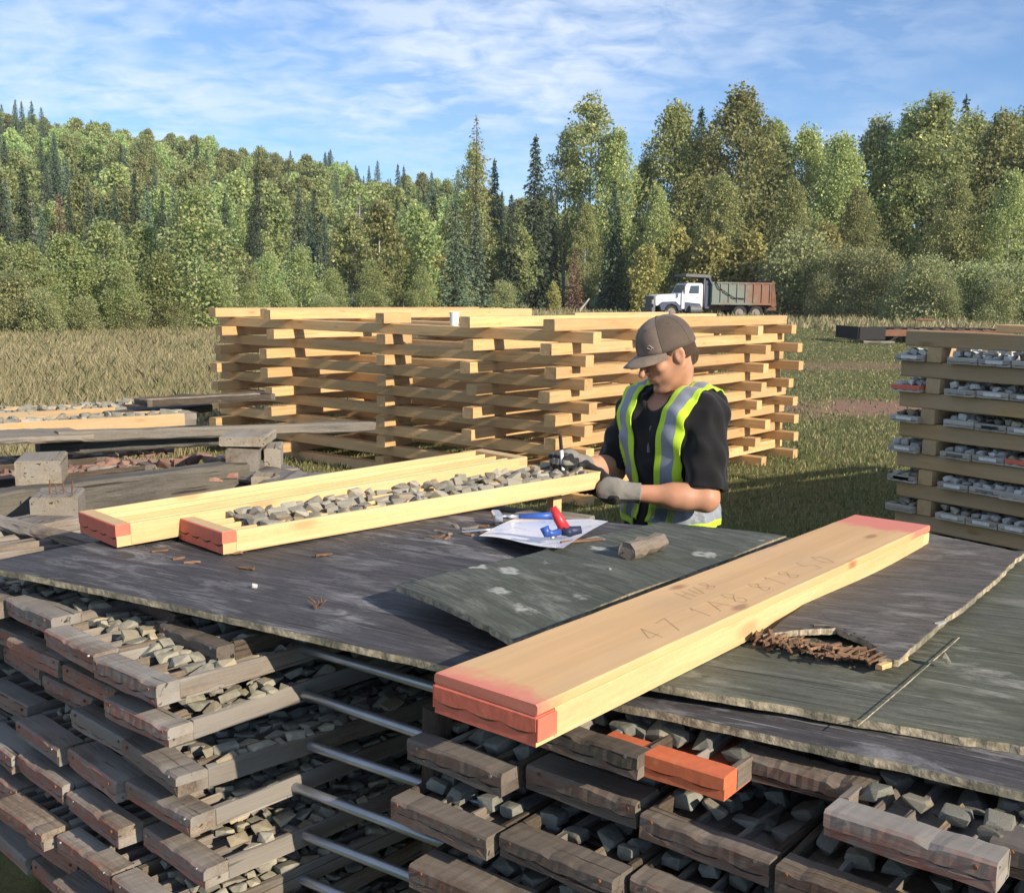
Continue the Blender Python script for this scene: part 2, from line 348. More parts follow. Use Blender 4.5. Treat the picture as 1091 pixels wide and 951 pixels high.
# pale split line on the mossy sheet
def spl(uvs, w, z, name, label, cat):
    mb = MB(); P = [tz(u, v, z) for u, v in uvs]
    for a, b in zip(P[:-1], P[1:]):
        n = 6; d = (b-a); s = Vector((-d.y, d.x, 0)).normalized()
        for i in range(n):
            p = a+d*i/n; q = a+d*(i+1)/n; w0, w1 = w*rnd.uniform(.4, 1.1), w*rnd.uniform(.4, 1.1)
            mb.add([p-s*w0, q-s*w1, q+s*w1, p+s*w0, p+Vector((0, 0, .0012)), q+Vector((0, 0, .0012))], [(0, 1, 5, 4), (4, 5, 2, 3)])
    return mb
spm = spl([(914, 773), (962, 732), (1012, 688), (1022, 679)], .0016, .0205, '', '', '')
# it is a raised lip of the sheet: parent it to the sheet
o = spm.build('split', M['plyedge'], S2); o.matrix_parent_inverse = (Matrix.Translation(S2.location) @ Euler(S2.rotation_euler).to_matrix().to_4x4()).inverted()

# rotten splinters along the bite of S3
for grp_i in range(1):
    mb = MB()
    for i in range(190):
        s = rnd.random(); u = 806+s*130; v = 676+s*22+rnd.uniform(-4, 11)*(1-abs(s-.5))
        p = tz(u, v, .034+rnd.uniform(-.008, .012)); L = rnd.uniform(.012, .045)*(1.6 if rnd.random() < .15 else 1); a = R(50)+rnd.uniform(-.9, .9); w = rnd.uniform(.0025, .007)
        m_ = Euler((rnd.uniform(-.5, .5), rnd.uniform(-.25, .25), a)).to_matrix(); mb.box(p, (L, w, w*.7), m_)
    o = mb.build('rotten_splinters', M['splinter']); tag(o, 'heap of reddish rotten wood splinters along the broken edge of the narrow dark sheet', 'splinters', None, 'stuff')
for (u, v, L, a, w, lab) in [(895, 667, .11, 8, .006, 'thin pale splinter lying on the narrow dark plywood sheet'), (950, 708, .09, 42, .014, 'pale wood sliver at the corner of the narrow dark sheet')]:
    mb = MB(); mb.timber(L, w, w*.6, (-L/2, 0, 0), .001, .001, 6); o = mb.build('wood_splinter', M['oldwood'] if w < .01 else M['cribpine'], None, tz(u, v, .046 if w < .01 else .03), (0, .03, R(a))); tag(o, lab, 'splinter')

# ------------------------------------------------------------------ core trays
def wave(y, W, n, hb, dep): return hb-dep*abs(math.sin(math.pi*n*(y+W/2)/W))**.8
def tray_parts(L, W, H, n, mats, seed, jit=.0015, chip=.004, cap=True, open_=True, capw=.045, gap=-.0006, caph=None, dividers=True, seg=14, midcap=True, nails=False):
    """list of (name, mesh): base_board, side_rail x2, divider x(n-1), end_cap x2.  x along the length from 0, y across, z up"""
    r = random.Random(seed); hb = H*(.48+(r.uniform(-.06, .06) if chip > .003 else 0)); dep = H*(.20+(r.uniform(-.06, .10) if chip > .003 else 0)); out = []
    if chip > .003: capw *= r.uniform(1.15, 1.65)
    def jv(p, k=1): return Vector((p[0], p[1]+r.uniform(-1, 1)*jit*k*.5, p[2]+r.uniform(-1, 1)*jit*k*.5))
    ys = [-W/2+W*i/36 for i in range(37)]
    mb = MB(); rings = []
    for i in range(5):
        x = .0+(L)*i/4; 
        ring = [jv((x+r.uniform(-1, 1)*jit*.5, y, wave(y, W, n, hb, dep)), .7) for y in ys]+[jv((x, W/2, 0)), jv((x, W/4, 0), 2), jv((x, 0, 0), 2), jv((x, -W/4, 0), 2), jv((x, -W/2, 0))]
        rings.append(ring)
    mb.rings(rings); out.append(('base_board', mb.mesh('base_board', mats['base'])))
    rt = .014
    for s in (-1, 1):
        mb = MB(); mb.timber(L-2*capw+.004, rt, H-.002, (capw-.002, s*(W/2-rt/2+.0015), .001), .0015, jit*.7, seg, r, 0, chip*.4); out.append(('side_rail', mb.mesh('side_rail', mats['rail'])))
    if dividers:
        for k in range(1, n):
            mb = MB(); mb.timber(L-2*capw, .010, H*.40, (capw, -W/2+W*k/n, hb*.97), .0015, jit, seg, r, 0, chip*.5); out.append(('divider', mb.mesh('divider', mats['div'])))
    if cap:
        for e in (0, 1):
            if e and not midcap: break
            mb = MB(); ht = (caph or H)+r.uniform(-1, 1)*jit; rings = []
            m = 24; sm = [0]*(m+1)
            if chip > .003:
                for _ in range(r.randrange(1, 4)):
                    c0 = r.uniform(0, m); wd = r.uniform(.6, 2.6); am = r.uniform(.3, 1)*chip
                    for q in range(m+1): sm[q] += am*math.exp(-((q-c0)/wd)**2)
            skew = r.uniform(-1, 1)*jit; drop = r.uniform(0, 1)*jit
            for i in range(m+1):
                y = -W/2+W*i/m; zb = wave(y, W, n, hb, dep*.45)+gap; ch = sm[i]; ch2 = sm[(i*5+7) % (m+1)]*.15
                x0, x1 = (-.002, capw) if e == 0 else (L-capw, L+.002); c = .002+jit
                rr = [(x0+ch2*.6, zb), (x1, zb), (x1, ht-c), (x1-c, ht-ch*.3), (x0+c+ch*.6, ht-ch*.5), (x0+ch2*.5, ht-c-ch)]
                rings.append([Vector((a+r.uniform(-1, 1)*jit*.18+skew*(i/m-.5)*2, y, b+r.uniform(-1, 1)*jit*.18-drop*i/m)) for a, b in rr])
            mb.rings(rings); out.append(('end_cap', mb.mesh('end_cap', mats['cap'][e] if isinstance(mats['cap'], (list, tuple)) else mats['cap'])))
    if nails:
        for s in (-1, 1):
            mb = MB(); y = s*W*r.uniform(.36, .44); z = H*r.uniform(.7, .82); mb.tube([(-.0045, y, z), (.004, y, z)], .0032, 8); out.append(('nail', mb.mesh('nail', M['steel'] if r.random() < .5 else M['rust'])))
    return out
def make_tray(name, parts):
    t = thing(name)
    for nm, me in parts: link(nm, me, t)
    return t
TL, TW, TH = 1.5, .235, .041
old = dict(base=M['oldcap'], rail=M['oldwood'], div=M['oldwood'], cap=M['oldcap'])
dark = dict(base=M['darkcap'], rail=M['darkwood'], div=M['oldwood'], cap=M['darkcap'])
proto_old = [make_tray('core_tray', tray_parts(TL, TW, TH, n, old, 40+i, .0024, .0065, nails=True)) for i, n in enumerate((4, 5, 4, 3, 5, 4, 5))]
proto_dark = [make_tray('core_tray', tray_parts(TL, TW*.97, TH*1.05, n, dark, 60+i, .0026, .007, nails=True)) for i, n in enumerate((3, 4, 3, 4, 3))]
proto_orange = make_tray('core_tray', tray_parts(TL, TW*.96, TH*1.0, 3, dict(base=M['orangeend'], rail=M['oldwood'], div=M['oldwood'], cap=M['orangeend']), 77, .001, .003, gap=-.0004))
used = set()
def put_tray(proto, corner, ang, label, group, corner_side=1, dx=0, tilt=0, W=TW):
    """corner: front bottom corner; corner_side +1: the corner at local -Y (right seen from the front), -1: local +Y"""
    if proto not in used: used.add(proto); t = proto
    else: t = copy_tree(proto)
    a = Vector((math.cos(ang), math.sin(ang), 0)); yv = Vector((-a.y, a.x, 0))
    t.location = Vector(corner)+yv*(W/2*corner_side)+a*dx; t.rotation_euler = (tilt*.6, tilt, ang)
    tag(t, label, 'core tray', group); return t

# ------------------------------------------------------------------ broken core (rock) variants
def rock_me(seed, mat, sx, sy, sz, npt=11):
    r = random.Random(seed); bm = bmesh.new()
    for i in range(npt):
        a = r.uniform(0, 6.283); ex_ = .45; cy_, cz_ = math.cos(a), math.sin(a); yy = math.copysign(abs(cy_)**ex_, cy_); zz = math.copysign(abs(cz_)**ex_, cz_); xx = r.uniform(-1, 1); xx = math.copysign(abs(xx)**.45, xx)
        bm.verts.new((xx*sx*r.uniform(.82, 1), yy*sy*r.uniform(.78, 1), (zz if zz > 0 else zz*.8)*sz*r.uniform(.65, 1)))
    ret = bmesh.ops.convex_hull(bm, input=bm.verts)
    bmesh.ops.delete(bm, geom=list({g for g in ret['geom_interior']+ret['geom_unused'] if isinstance(g, bmesh.types.BMVert)}), context='VERTS')
    bmesh.ops.bevel(bm, geom=bm.edges[:], offset=min(sx, sy, sz)*.09, segments=1, affect='EDGES', clamp_overlap=True)
    me = bpy.data.meshes.new('core_piece'); bm.to_mesh(me); bm.free(); me.materials.append(mat); return me
RK = {k: [rock_me(100+i+ki*20, M[m], .5, .5, .42, 16) for i in range(12)] for ki, (k, m) in enumerate([('grey', 'rock'), ('pale', 'rockpale'), ('red', 'rockred'), ('dark', 'rockdark'), ('tan', 'rocktan')])}
ROCKS = []        # (kind, variant, matrix, pos, class)
def fill_tray(t, n, W, H, x0, x1, kind, cls, lmin=.025, lmax=.08, gapp=.12, big=1.0, over=.0, r=rnd, hm=1.0):
    """rows of broken core in the channels of tray t"""
    Mx = Matrix.Translation(t.location) @ Euler(t.rotation_euler).to_matrix().to_4x4(); cw = W/n*.86
    for k in range(n):
        y = -W/2+W*(k+.5)/n; x = x0+r.uniform(0, .02)
        while x < x1:
            L = r.uniform(lmin, lmax)
            if r.random() > gapp:
                w = cw*r.uniform(.75, 1.04)*big; h = cw*r.uniform(.42, .80)*big*hm
                m = Matrix.Translation((x+L/2, y+r.uniform(-.1, .1)*cw, H*.33+h*.46+r.uniform(0, .010)+over)) @ Euler((r.uniform(-.35, .35), r.uniform(-.16, .16), r.uniform(-.25, .25))).to_matrix().to_4x4() @ Matrix.Diagonal((L*1.02, w, h, 1))
                ROCKS.append((kind, r.randrange(12), Mx @ m, (Mx @ m).translation.copy(), cls))
            x += L*.97

# left pile: rows from the top; a = axis of the trays, running away to the right
def pxrow(u, v, z): return at_z(u, v, z)
LA = R(47); la = Vector((math.cos(LA), math.sin(LA), 0)); lx = Vector((-la.y, la.x, 0))      # lx points to the left end of the row
rowsL = [(184, 744), (190, 795), (205, 846), (190, 899), (207, 950), (196, 1004), (205, 1056), (200, 1110)]
z0L = ZT-.106; stepL = .0865
names_col = ['rightmost tray', 'second tray from the right', 'third tray from the right', 'fourth tray from the right', 'fifth tray from the right', 'sixth tray from the right']
base_line = at_z(198, 846, z0L-2*stepL)
for ri, (u, v) in enumerate(rowsL):
    z = z0L-ri*stepL; c = base_line.copy(); c.z = z
    sh = at_z(u, v, z)-c; dv = max(-.06, min(.06, sh.dot(la))); dl = max(-.06, min(.06, sh.dot(lx)))
    for k in range(6 if ri < 6 else 4):
        p = c+lx*(k*(TW+.016)+dl)+la*(dv+rnd.uniform(-.06, .05)); p.z += rnd.uniform(-.008, .008)
        t = put_tray(proto_old[(ri*3+k*2+(ri*k) % 3) % 7], p, LA+rnd.uniform(-.05, .05), f'weathered tray of the left pile, {ORD[ri]} row from top, {names_col[k]}', 'weathered trays in the left pile', 1, 0, rnd.uniform(-.012, .012))
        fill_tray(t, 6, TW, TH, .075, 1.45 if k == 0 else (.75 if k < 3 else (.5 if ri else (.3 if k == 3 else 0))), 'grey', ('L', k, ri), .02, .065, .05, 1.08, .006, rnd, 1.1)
# a half hidden row just under the black sheet, set back
for k in range(4):
    p = base_line+lx*(k*(TW+.02)+.10)+la*(.30+.05*k); p.z = ZT-.105+.018
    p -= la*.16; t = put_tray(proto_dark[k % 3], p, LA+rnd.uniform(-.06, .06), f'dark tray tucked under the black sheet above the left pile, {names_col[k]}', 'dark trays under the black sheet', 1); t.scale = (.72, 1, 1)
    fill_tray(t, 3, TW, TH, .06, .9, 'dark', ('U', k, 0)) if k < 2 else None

# right pile
RA = R(52); ra = Vector((math.cos(RA), math.sin(RA), 0)); rx = Vector((ra.y, -ra.x, 0))       # rx points to the right end of the row
zr0 = ZT-.100; stepR = .0865
w2 = .228
def rp(u, v, z): return at_z(u, v, z)
rows_R = [  # z, first front-left-bottom corner pixel, count
    (zr0+.012, (546, 800), 5), (zr0-stepR, (443, 806), 7), (zr0-2*stepR, (427, 866), 7), (zr0-3*stepR, (432, 947), 7), (zr0-4*stepR, (415, 985), 7), (zr0-5*stepR, (430, 1030), 6)]
nmR = ['leftmost tray', 'second tray from the left', 'third tray from the left', 'fourth tray from the left', 'fifth tray from the left', 'sixth tray from the left', 'seventh tray from the left']
base_R = rp(443, 806, zr0-stepR)
for ri, (z, (u, v), cnt) in enumerate(rows_R):
    s = rp(u, v, z)
    if ri > 3: s = base_R+rx*rnd.uniform(-.04, .04); s.z = z
    for k in range(cnt):
        p = s+rx*(k*(w2+.012))+ra*rnd.uniform(-.03, .03); p.z = z+rnd.uniform(-.004, .004)
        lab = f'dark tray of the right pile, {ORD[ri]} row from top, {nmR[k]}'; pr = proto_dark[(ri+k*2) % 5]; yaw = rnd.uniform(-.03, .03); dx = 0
        if ri == 0:
            p = [rp(560, 790, z), rp(638, 811, z), rp(757, 838, z)+ra*.06, rp(880, 890, z), rp(1052, 925, z)][k]
            if k == 1: pr = proto_orange; lab = 'core tray with an orange red painted end under the front edge of the sheets'
            if k == 2: pr = proto_broken = make_tray('core_tray', tray_parts(TL, w2, TH, 3, dict(base=M['darkcap'], rail=M['darkwood'], div=M['oldwood'], cap=M['darkcap']), 91, .006, .022)); lab = 'rotten core tray with a broken splintered end beside the orange one'
            if k == 3: pr = proto_old[1]; lab = 'core tray with a brown end and exposed core, at the right below the sheet edge'
            if k == 3: yaw = -.03
        t = put_tray(pr, p, RA+yaw, lab, 'trays in the right pile', -1, dx, rnd.uniform(-.01, .01), w2)
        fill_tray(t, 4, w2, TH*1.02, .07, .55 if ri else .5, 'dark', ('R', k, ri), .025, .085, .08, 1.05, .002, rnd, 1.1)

# steel pipes carrying the rows in the gap between the piles
for i, (a, b) in enumerate([((345, 697), (480, 737)), ((336, 743), (470, 789)), ((334, 795), (455, 836)), ((330, 844), (455, 891)), ((334, 893), (455, 940)), ((322, 936), (440, 985)), ((320, 990), (440, 1040))]):
    z = ZT-.085-i*.0865; P, Q = at_z(*a, z), at_z(*b, z); d = (Q-P).normalized(); P -= d*.6; Q += d*.3
    mb = MB(); mb.tube([(0, 0, 0), Q-P], .0105, 14); mb.tube([(Q-P)*-.001, (Q-P)*1.001], .0075, 10)
    o = mb.build('steel_pipe', M['steel'], None, P, smooth=True); tag(o, f'grey steel pipe bridging the gap between the tray piles, {ORD[i]} one from the top', 'pipe', 'steel pipes between the piles')
pp = at_z(447, 800, ZT-.09)
mb = MB(); mb.timber(1.02, .045, .045, (0, 0, 0), .004, .002, 8)
o = mb.build('wooden_post', M['darkwood'], None, (pp.x+.03, pp.y+.24, 0), (0, R(-90), R(45))); tag(o, 'dark upright wooden post at the left end of the right tray pile', 'post')  # dark wood colour stands in for the shade on the post

# ------------------------------------------------------------------ the three newer trays on the table
def put_new(t, p, ang, tilt=0): t.location = p; t.rotation_euler = (0, tilt, ang)
new = dict(base=M['redend'], rail=M['pine'], div=M['pine'], cap=[M['redend'], M['pine']])
def new_tray(seed, L, W, H, n, grooves=False):
    pp_ = [p for p in tray_parts(L, W, H, n, new, seed, .0004, .001, gap=-.0004, capw=.04)]
    t = thing('core_tray')
    for nm, me in pp_:
        if nm == 'base_board':
            # only the ends are painted: the board itself is bare pine, its outer 4 mm carries the paint
            me.materials.clear(); me.materials.append(M['pine']); me.materials.append(M['redend'])
            for f in me.polygons:
                xs = [me.vertices[i].co.x for i in f.vertices]
                f.material_index = 1 if (max(xs)-min(xs) < .01 and max(xs) < L/2) else 0
        if nm == 'end_cap':
            me.materials.append(M['pine'])
            for f in me.polygons:
                ctr = f.center; edge = ctr.x if ctr.x < L/2 else L-ctr.x
                f.material_index = 0 if (edge < .012 or f.normal.z < .5 and edge < .02) else 1
        link(nm, me, t)
    return t
c1r = tz(125, 588); c1l = tz(71, 578)
W1 = .235; an1 = R(43.5)
tA = new_tray(201, 1.47, W1, .058, 4); aa = Vector((math.cos(an1), math.sin(an1), 0)); ay = Vector((-aa.y, aa.x, 0))
put_new(tA, c1r+ay*W1/2+Vector((0, 0, .012)), an1, -.028); tag(tA, 'new empty pine core tray with a red end, farther one on the black sheet', 'core tray')
c2r = tz(238, 594); an2 = R(44)
tB = new_tray(202, 1.45, W1, .058, 4); aa2 = Vector((math.cos(an2), math.sin(an2), 0)); ay2 = Vector((-aa2.y, aa2.x, 0))
put_new(tB, c2r+ay2*W1/2+Vector((0, 0, .008)), an2, -.004); tag(tB, 'new red-ended pine tray filled with grey broken core, held by the man', 'core tray')
fill_tray(tB, 5, W1, .058, .11, 1.40, 'tan', ('T', 0, 0), .025, .085, .04, 1.10, .010, random.Random(5), 1.3)
# big lidded tray
P0 = at_z(459, 722, ZT+.085); P1 = at_z(576, 752, ZT+.085); P2 = at_z(995, 563, ZT+.085); P3 = at_z(905, 552, ZT+.085)
near = (P0+P1)/2; far = (P2+P3)/2; angL = math.atan2(far.y-near.y, far.x-near.x); LL = (far-near).length; WL = ((P1-P0).length+(P2-P3).length)/2*.98
print('LL', LL, WL)
tL = thing('core_tray', 'long new pine tray closed by a lid board with red ends and pencilled numbers', 'core tray', (near.x, near.y, ZT+.026), angL)
tL.rotation_euler = (0, math.atan2(-.004, LL), angL)
H0 = .036
for nm, me in tray_parts(LL, WL*.985, .050, 3, new, 203, .0004, .001, gap=-.0004, capw=.045, caph=.046):
    if nm == 'base_board':
        me.materials.clear(); me.materials.append(M['pine']); me.materials.append(M['redend'])
        for f in me.polygons:
            xs = [me.vertices[i].co.x for i in f.vertices]; f.material_index = 1 if (max(xs)-min(xs) < .01) else 0
    if nm == 'divider': continue
    link(nm, me, tL)
for s_ in (-1, 1): mb = MB(); mb.box((.022, s_*(WL/2+.001), .026), (.046, .004, .036)); link('end_cleat', mb.mesh('end_cleat', M['redend'], bevel=.001), tL)
# pencil writing on the lid: stroke glyphs (unit box), written along the board
GL = {'4': [[(.7, 0), (.7, 1), (.05, .35), (.95, .35)]], '7': [[(.05, 1), (.9, 1), (.35, 0)]], '1': [[(.3, .8), (.5, 1), (.5, 0)]],
      'A': [[(0, 0), (.5, 1), (1, 0)], [(.2, .4), (.8, .4)]], 'V': [[(0, 1), (.5, 0), (1, 1)]],
      '8': [[(.5, .5), (.2, .7), (.35, .97), (.65, .97), (.8, .7), (.5, .5), (.15, .25), (.35, .02), (.7, .02), (.85, .25), (.5, .5)]],
      '5': [[(.9, 1), (.2, 1), (.15, .55), (.6, .6), (.85, .3), (.6, .02), (.1, .08)]], '0': [[(.5, 1), (.15, .75), (.12, .3), (.5, 0), (.85, .3), (.85, .75), (.5, 1)]],
      'H': [[(.1, 0), (.1, 1)], [(.85, 0), (.85, 1)], [(.1, .5), (.85, .5)]], 'U': [[(.1, 1), (.12, .25), (.45, 0), (.8, .25), (.85, 1)]], 'L': [[(.15, 1), (.15, 0), (.8, .05)]], ' ': []}
mb = MB(); mb.timber(LL, WL, .018, (0, 0, .0465), .002, .0003, 24)
def write(txt, x0, y0, h, w, sp):
    x = x0
    for ch in txt:
        for st in GL[ch]:
            pts = [Vector((x+p[0]*w+rnd.uniform(-.004, .004)+(p[1])*.018, y0+p[1]*h+rnd.uniform(-.005, .005), .0650)) for p in st]
            for a, b in zip(pts[:-1], pts[1:]):
                d = b-a; s_ = Vector((-d.y, d.x, 0)).normalized()*.0006; k_ = Vector((0, 0, .0012))
                mb.add([a-s_, b-s_, b+s_, a+s_], [(0, 1, 2, 3)], 1)
        x += sp if ch != ' ' else sp*.6
write('47 1A8 818 50', .36, -.075, .055, .04, .066); write('HU8', .62, .015, .04, .03, .045)
M['pencil'] = plain('pencil_lead', (.40, .27, .15), .6, .3, 0, .3)
link('lid_board', mb.mesh('lid_board', [M['lid'], M['pencil']]), tL)
# ------------------------------------------------------------------ pale crib of crossed square timbers
CO = Vector((.353, 9.05, 0)); ca_ = Vector((.635, .773, 0)).normalized(); cb_ = Vector((-.786, .618, 0)).normalized()
TMB = .0985
tim_v = {}
def crib_timber(L, key, z, p, d, label, group):
    if key not in tim_v:
        tim_v[key] = []
        for i in range(3):
            mb = MB(); r = random.Random(hash(key) % 1000+i); mb.timber(L, TMB*1.2, TMB*.985, (0, 0, 0), .003, .0012, 14, r); tim_v[key].append(mb.mesh('square_timber', M['cribpine']))
    o = link('square_timber', rnd.choice(tim_v[key]), None, (p.x, p.y, z), (0, 0, math.atan2(d.y, d.x)+rnd.uniform(-.011, .011)))
    return tag(o, label, 'timber', group)
T_POS_ = [(0.0, 'on the right face of the crib'), (1.08, 'second row behind the right face of the crib'), (4.5, 'second row from the left end of the crib'), (5.75, 'at the left end of the crib')]
T_POS = [(0.0, "on the crib's right face"), (.876, "second row behind the crib's right face"), (3.54, "second row from the crib's left end"), (4.47, "at the crib's left end")]
S_POS = [(.22, "on the crib's front left face"), (1.12, "second row behind the crib's front left face"), (3.32, "second row from the crib's back"), (4.06, "at the crib's back")]
for k in range(8):
    n = 7-k
    for si, (s, w) in enumerate(S_POS):
        p = CO+ca_*(s+rnd.uniform(-.025, .025))+cb_*(-.24+rnd.uniform(-.06, .06))
        crib_timber(4.95, 2, k*2*TMB, p, cb_, f'pale square timber, {ORD[n]} from the top, {w}', 'timbers of the crib')
    for ti, (t, w) in enumerate(T_POS):
        p = CO+cb_*(t+rnd.uniform(-.025, .025))+ca_*(-.10+rnd.uniform(-.07, .06))
        crib_timber(4.30, 1, (k*2+1)*TMB, p, ca_, f'pale square timber, {ORD[n]} from the top, {w}', 'timbers of the crib')
    for s, w in ((.22, 'front left'), (4.06, 'back')):
        p = CO+cb_*(2.1+rnd.uniform(-.02, .02))+ca_*(s-.17)
        if k == 7 and s > 1: continue
        crib_timber(.36, 3, (k*2+1)*TMB, p, ca_, f'short pine spacer block midway along the crib {w} side, {ORD[n]} in its column', 'spacer blocks of the crib')
# loose long timbers on top
for (t, s0, L, lab) in [(4.0, .2, 3.9, 'long loose pine timber lying across the top of the crib near its left end'), (1.6, 2.4, 1.9, 'short loose pine timber on top of the crib behind the cup')]:
    p = CO+cb_*t+ca_*s0
    crib_timber(L, 'x%d' % int(L), 15*TMB, p, ca_, lab, None)
cp = CO+ca_*.22+cb_*1.32; cp.z = 15*TMB
cup = thing('paper_cup', 'white paper cup standing on top of the timber crib', 'cup', cp)
mb = MB(); prof = [(.036, 0), (.045, .115), (.0475, .118), (.0475, .124), (.044, .124), (.035, .006)]
mb.rings([[Vector((r_*math.cos(a), r_*math.sin(a), z)) for a in [2*math.pi*k/20 for k in range(20)]] for r_, z in prof]); mb.build('cup_wall', M['white'], cup, smooth=False)
# ------------------------------------------------------------------ stack of trays between beams at the right
SQ = Vector((2.34, 6.5, 0)); sd = Vector((.59, -.81, 0)).normalized(); st = Vector((.81, .59, 0)).normalized()
angS = math.atan2(sd.y, sd.x); angT = math.atan2(st.y, st.x)
pal = dict(base=M['palecap'], rail=M['oldwood'], div=M['oldwood'], cap=M['palecap'])
WS = .185
proto_pale = [make_tray('core_tray', tray_parts(1.5, WS, .038, 3, pal, 300+i, .0015, .005, seg=6)) for i in range(2)]
proto_plain = make_tray('core_tray', tray_parts(1.5, WS, .038, 3, pal, 310, .0015, .004, seg=4, dividers=False))
proto_redpale = make_tray('core_tray', tray_parts(1.5, WS, .038, 3, dict(pal, cap=M['redend']), 305, .001, .004, seg=6))
lb = MB(); lb.box((-.0035, 0, .022), (.002, WS*.55, .018)); lbl_me = lb.mesh('paper_label', M['label'])
bm_v = []
for i in range(3):
    mb = MB(); mb.timber(2.6, .09, .092, (0, 0, 0), .003, .0012, 12); bm_v.append(mb.mesh('stack_timber', M['stackpine']))
bl_v = []
for i in range(3):
    mb = MB(); mb.timber(.30, .092, .086, (0, 0, 0), .003, .001, 4); bl_v.append(mb.mesh('spacer_block', M['stackpine']))
STEP = .18; ztop = 1.605
for j in range(9):
    zb = ztop-.092-j*STEP
    for b in range(4):
        p = SQ+st*(b*1.52+.03)+sd*(rnd.uniform(-.02, .02)-.0); p.z = zb
        lab = f'{ORD[j]} long beam from the top on the front of the right tray stack' if b == 0 else f'{ORD[j]} beam from the top, inside the right tray stack, row {["", "two", "three", "four"][b]} from the front'
        if b and j == 0 and b < 3: pass
        o = link('stack_timber', bm_v[(j+b) % 3], None, p, (0, 0, angS+rnd.uniform(-.006, .006))); tag(o, lab, 'beam', 'beams of the right tray stack')
    if j == 0: continue
    zt = zb+.092
    for b in range(4):
        p = SQ+st*(b*1.52-.03)+sd*(.20+rnd.uniform(-.012, .012)); p.z = zt+.001
        o = link('spacer_block', bl_v[(j+b) % 3], None, p, (0, 0, angT+rnd.uniform(-.05, .05)))
        tag(o, (f'pine spacer block on the front of the right tray stack, {ORD[j-1]} from the top' if b == 0 else f'pine spacer block inside the right tray stack, {ORD[j-1]} layer, {NTH[b]} bay'), 'block', 'spacer blocks of the right stack')
    for b in range(3):
        es = [.055]+[.30+WS*(k+.5)+k*.006 for k in range(6 if b == 0 else 2)]
        for k, e in enumerate(es):
            if j > 7 and b: continue
            p = SQ+st*(b*1.52-.055+rnd.uniform(-.02, .02))+sd*e; p.z = zt+.001+rnd.uniform(0, .003)
            red = (j == 2 and k == 0 or j == 4 and k == 3) and b == 0
            pr = proto_redpale if red else (proto_pale[(j+k) % 2] if b == 0 else proto_plain)
            side = 'left of the block' if k == 0 else f'{["","first","second","third","fourth","fifth","sixth"][k]} right of the block'
            lab = (('red ended' if red else 'silvery')+f' tray in the right stack, {ORD[j-1]} layer from top, {side}') if b == 0 else f'tray inside the right stack, {NTH[b]} bay, {ORD[j-1]} layer, {side}'
            if pr not in used: used.add(pr); t = pr
            else: t = copy_tree(pr)
            t.location = p; t.rotation_euler = (0, 0, angT+rnd.uniform(-.04, .04)); tag(t, lab, 'core tray', 'trays in the right stack')
            if b == 0 and not red and rnd.random() < .55: link('paper_label', lbl_me, t)
            if b == 0: fill_tray(t, 3, WS, .038, .012, .65 if k < 5 else .3, 'pale' if rnd.random() < .55 else 'grey', ('S', k, j), .035, .08, .05, 1.12, .006, rnd, 1.3)
# loose boards lying on top of the right stack
for i, (e, s_, L, z) in enumerate([(.45, .25, 1.6, ztop), (.60, .5, 1.5, ztop)]):
    mb = MB(); mb.timber(L, .14, .045 if i == 0 else .05, (0, 0, 0), .003, .001, 8); p = SQ+sd*e+st*s_; p.z = z+.001+(.0 if i == 0 else 0)
    o = mb.build('loose_board', M['cribpine'], None, p, (0, 0, angS)); tag(o, ['pale loose board lying on top of the right tray stack, nearer one', 'pale loose board lying on top of the right tray stack, farther and higher one'][i], 'board')

# ------------------------------------------------------------------ weathered pile behind the table at the left
def beam_between(name, P, Q, W, H, mat, label, cat, roll=0, jit=.002, c=.006, seg=14, group=None, chip=0):
    """P,Q: centres of the top edge line"""
    P, Q = Vector(P), Vector(Q); d = Q-P; L = d.length; mb = MB(); mb.timber(L, W, H, (0, 0, -H), c, jit, seg, rnd, 0, chip)
    o = mb.build(name, mat, None, P, (roll, -math.atan2(d.z, math.hypot(d.x, d.y)), math.atan2(d.y, d.x))); return tag(o, label, cat, group)
G = 'weathered timbers at the left'
p1 = at_y(-40, 519, 3.85); p2 = at_y(273, 503, 4.78); p1.z = p2.z = 1.045
beam_between('weathered_timber', p1, p2, .12, .19, M['greydark'], 'wide weathered grey beam with knots lying behind the table at the left', 'beam', jit=.003)
def stub(u, v, y, w, h, L, lab, ang=46, mat='blockwood'):
    p = at_y(u, v, y); mb = MB(); mb.timber(L, w, h, (0, 0, -h), .004, .002, 4); a = R(ang)
    o = mb.build('wood_block', M[mat], None, p, (0, 0, a)); return tag(o, lab, 'block')
stub(57, 530, 3.72, .155, .13, .20, 'grey squared block standing in front of the wide weathered beam', 104)
stub(40, 490, 4.10, .165, .10, .22, 'grey squared block sitting on the wide weathered beam at the left frame edge', 106)
stub(258, 477, 4.68, .14, .105, .22, 'brown and grey squared block on the far end of the wide weathered beam', 98, 'oldwood')
stub(258, 465, 4.66, .20, .045, .26, 'flat grey slab lying on the brown squared block', 92)
stub(290, 477, 4.8, .07, .10, .2, 'narrow grey block beside the brown squared block', 98)
stub(283, 507, 4.55, .12, .09, .2, 'grey block below the end of the wide weathered beam', 98)
beam_between('weathered_plank', at_y(60, 459, 5.0), at_y(398, 449, 6.3), .05, .055, M['greywood'], 'long grey weathered plank reaching from the left pile toward the crib', 'plank', .1)
beam_between('weathered_plank', at_y(40, 463, 5.08), at_y(247, 453, 5.75), .07, .10, M['greydark'], 'thick grey weathered beam under the long plank at the left', 'plank')
beam_between('weathered_plank', at_y(-30, 463, 4.75), at_y(86, 459, 5.15), .24, .03, M['greywood'], 'flat pale grey board at the left frame edge', 'plank', .06)
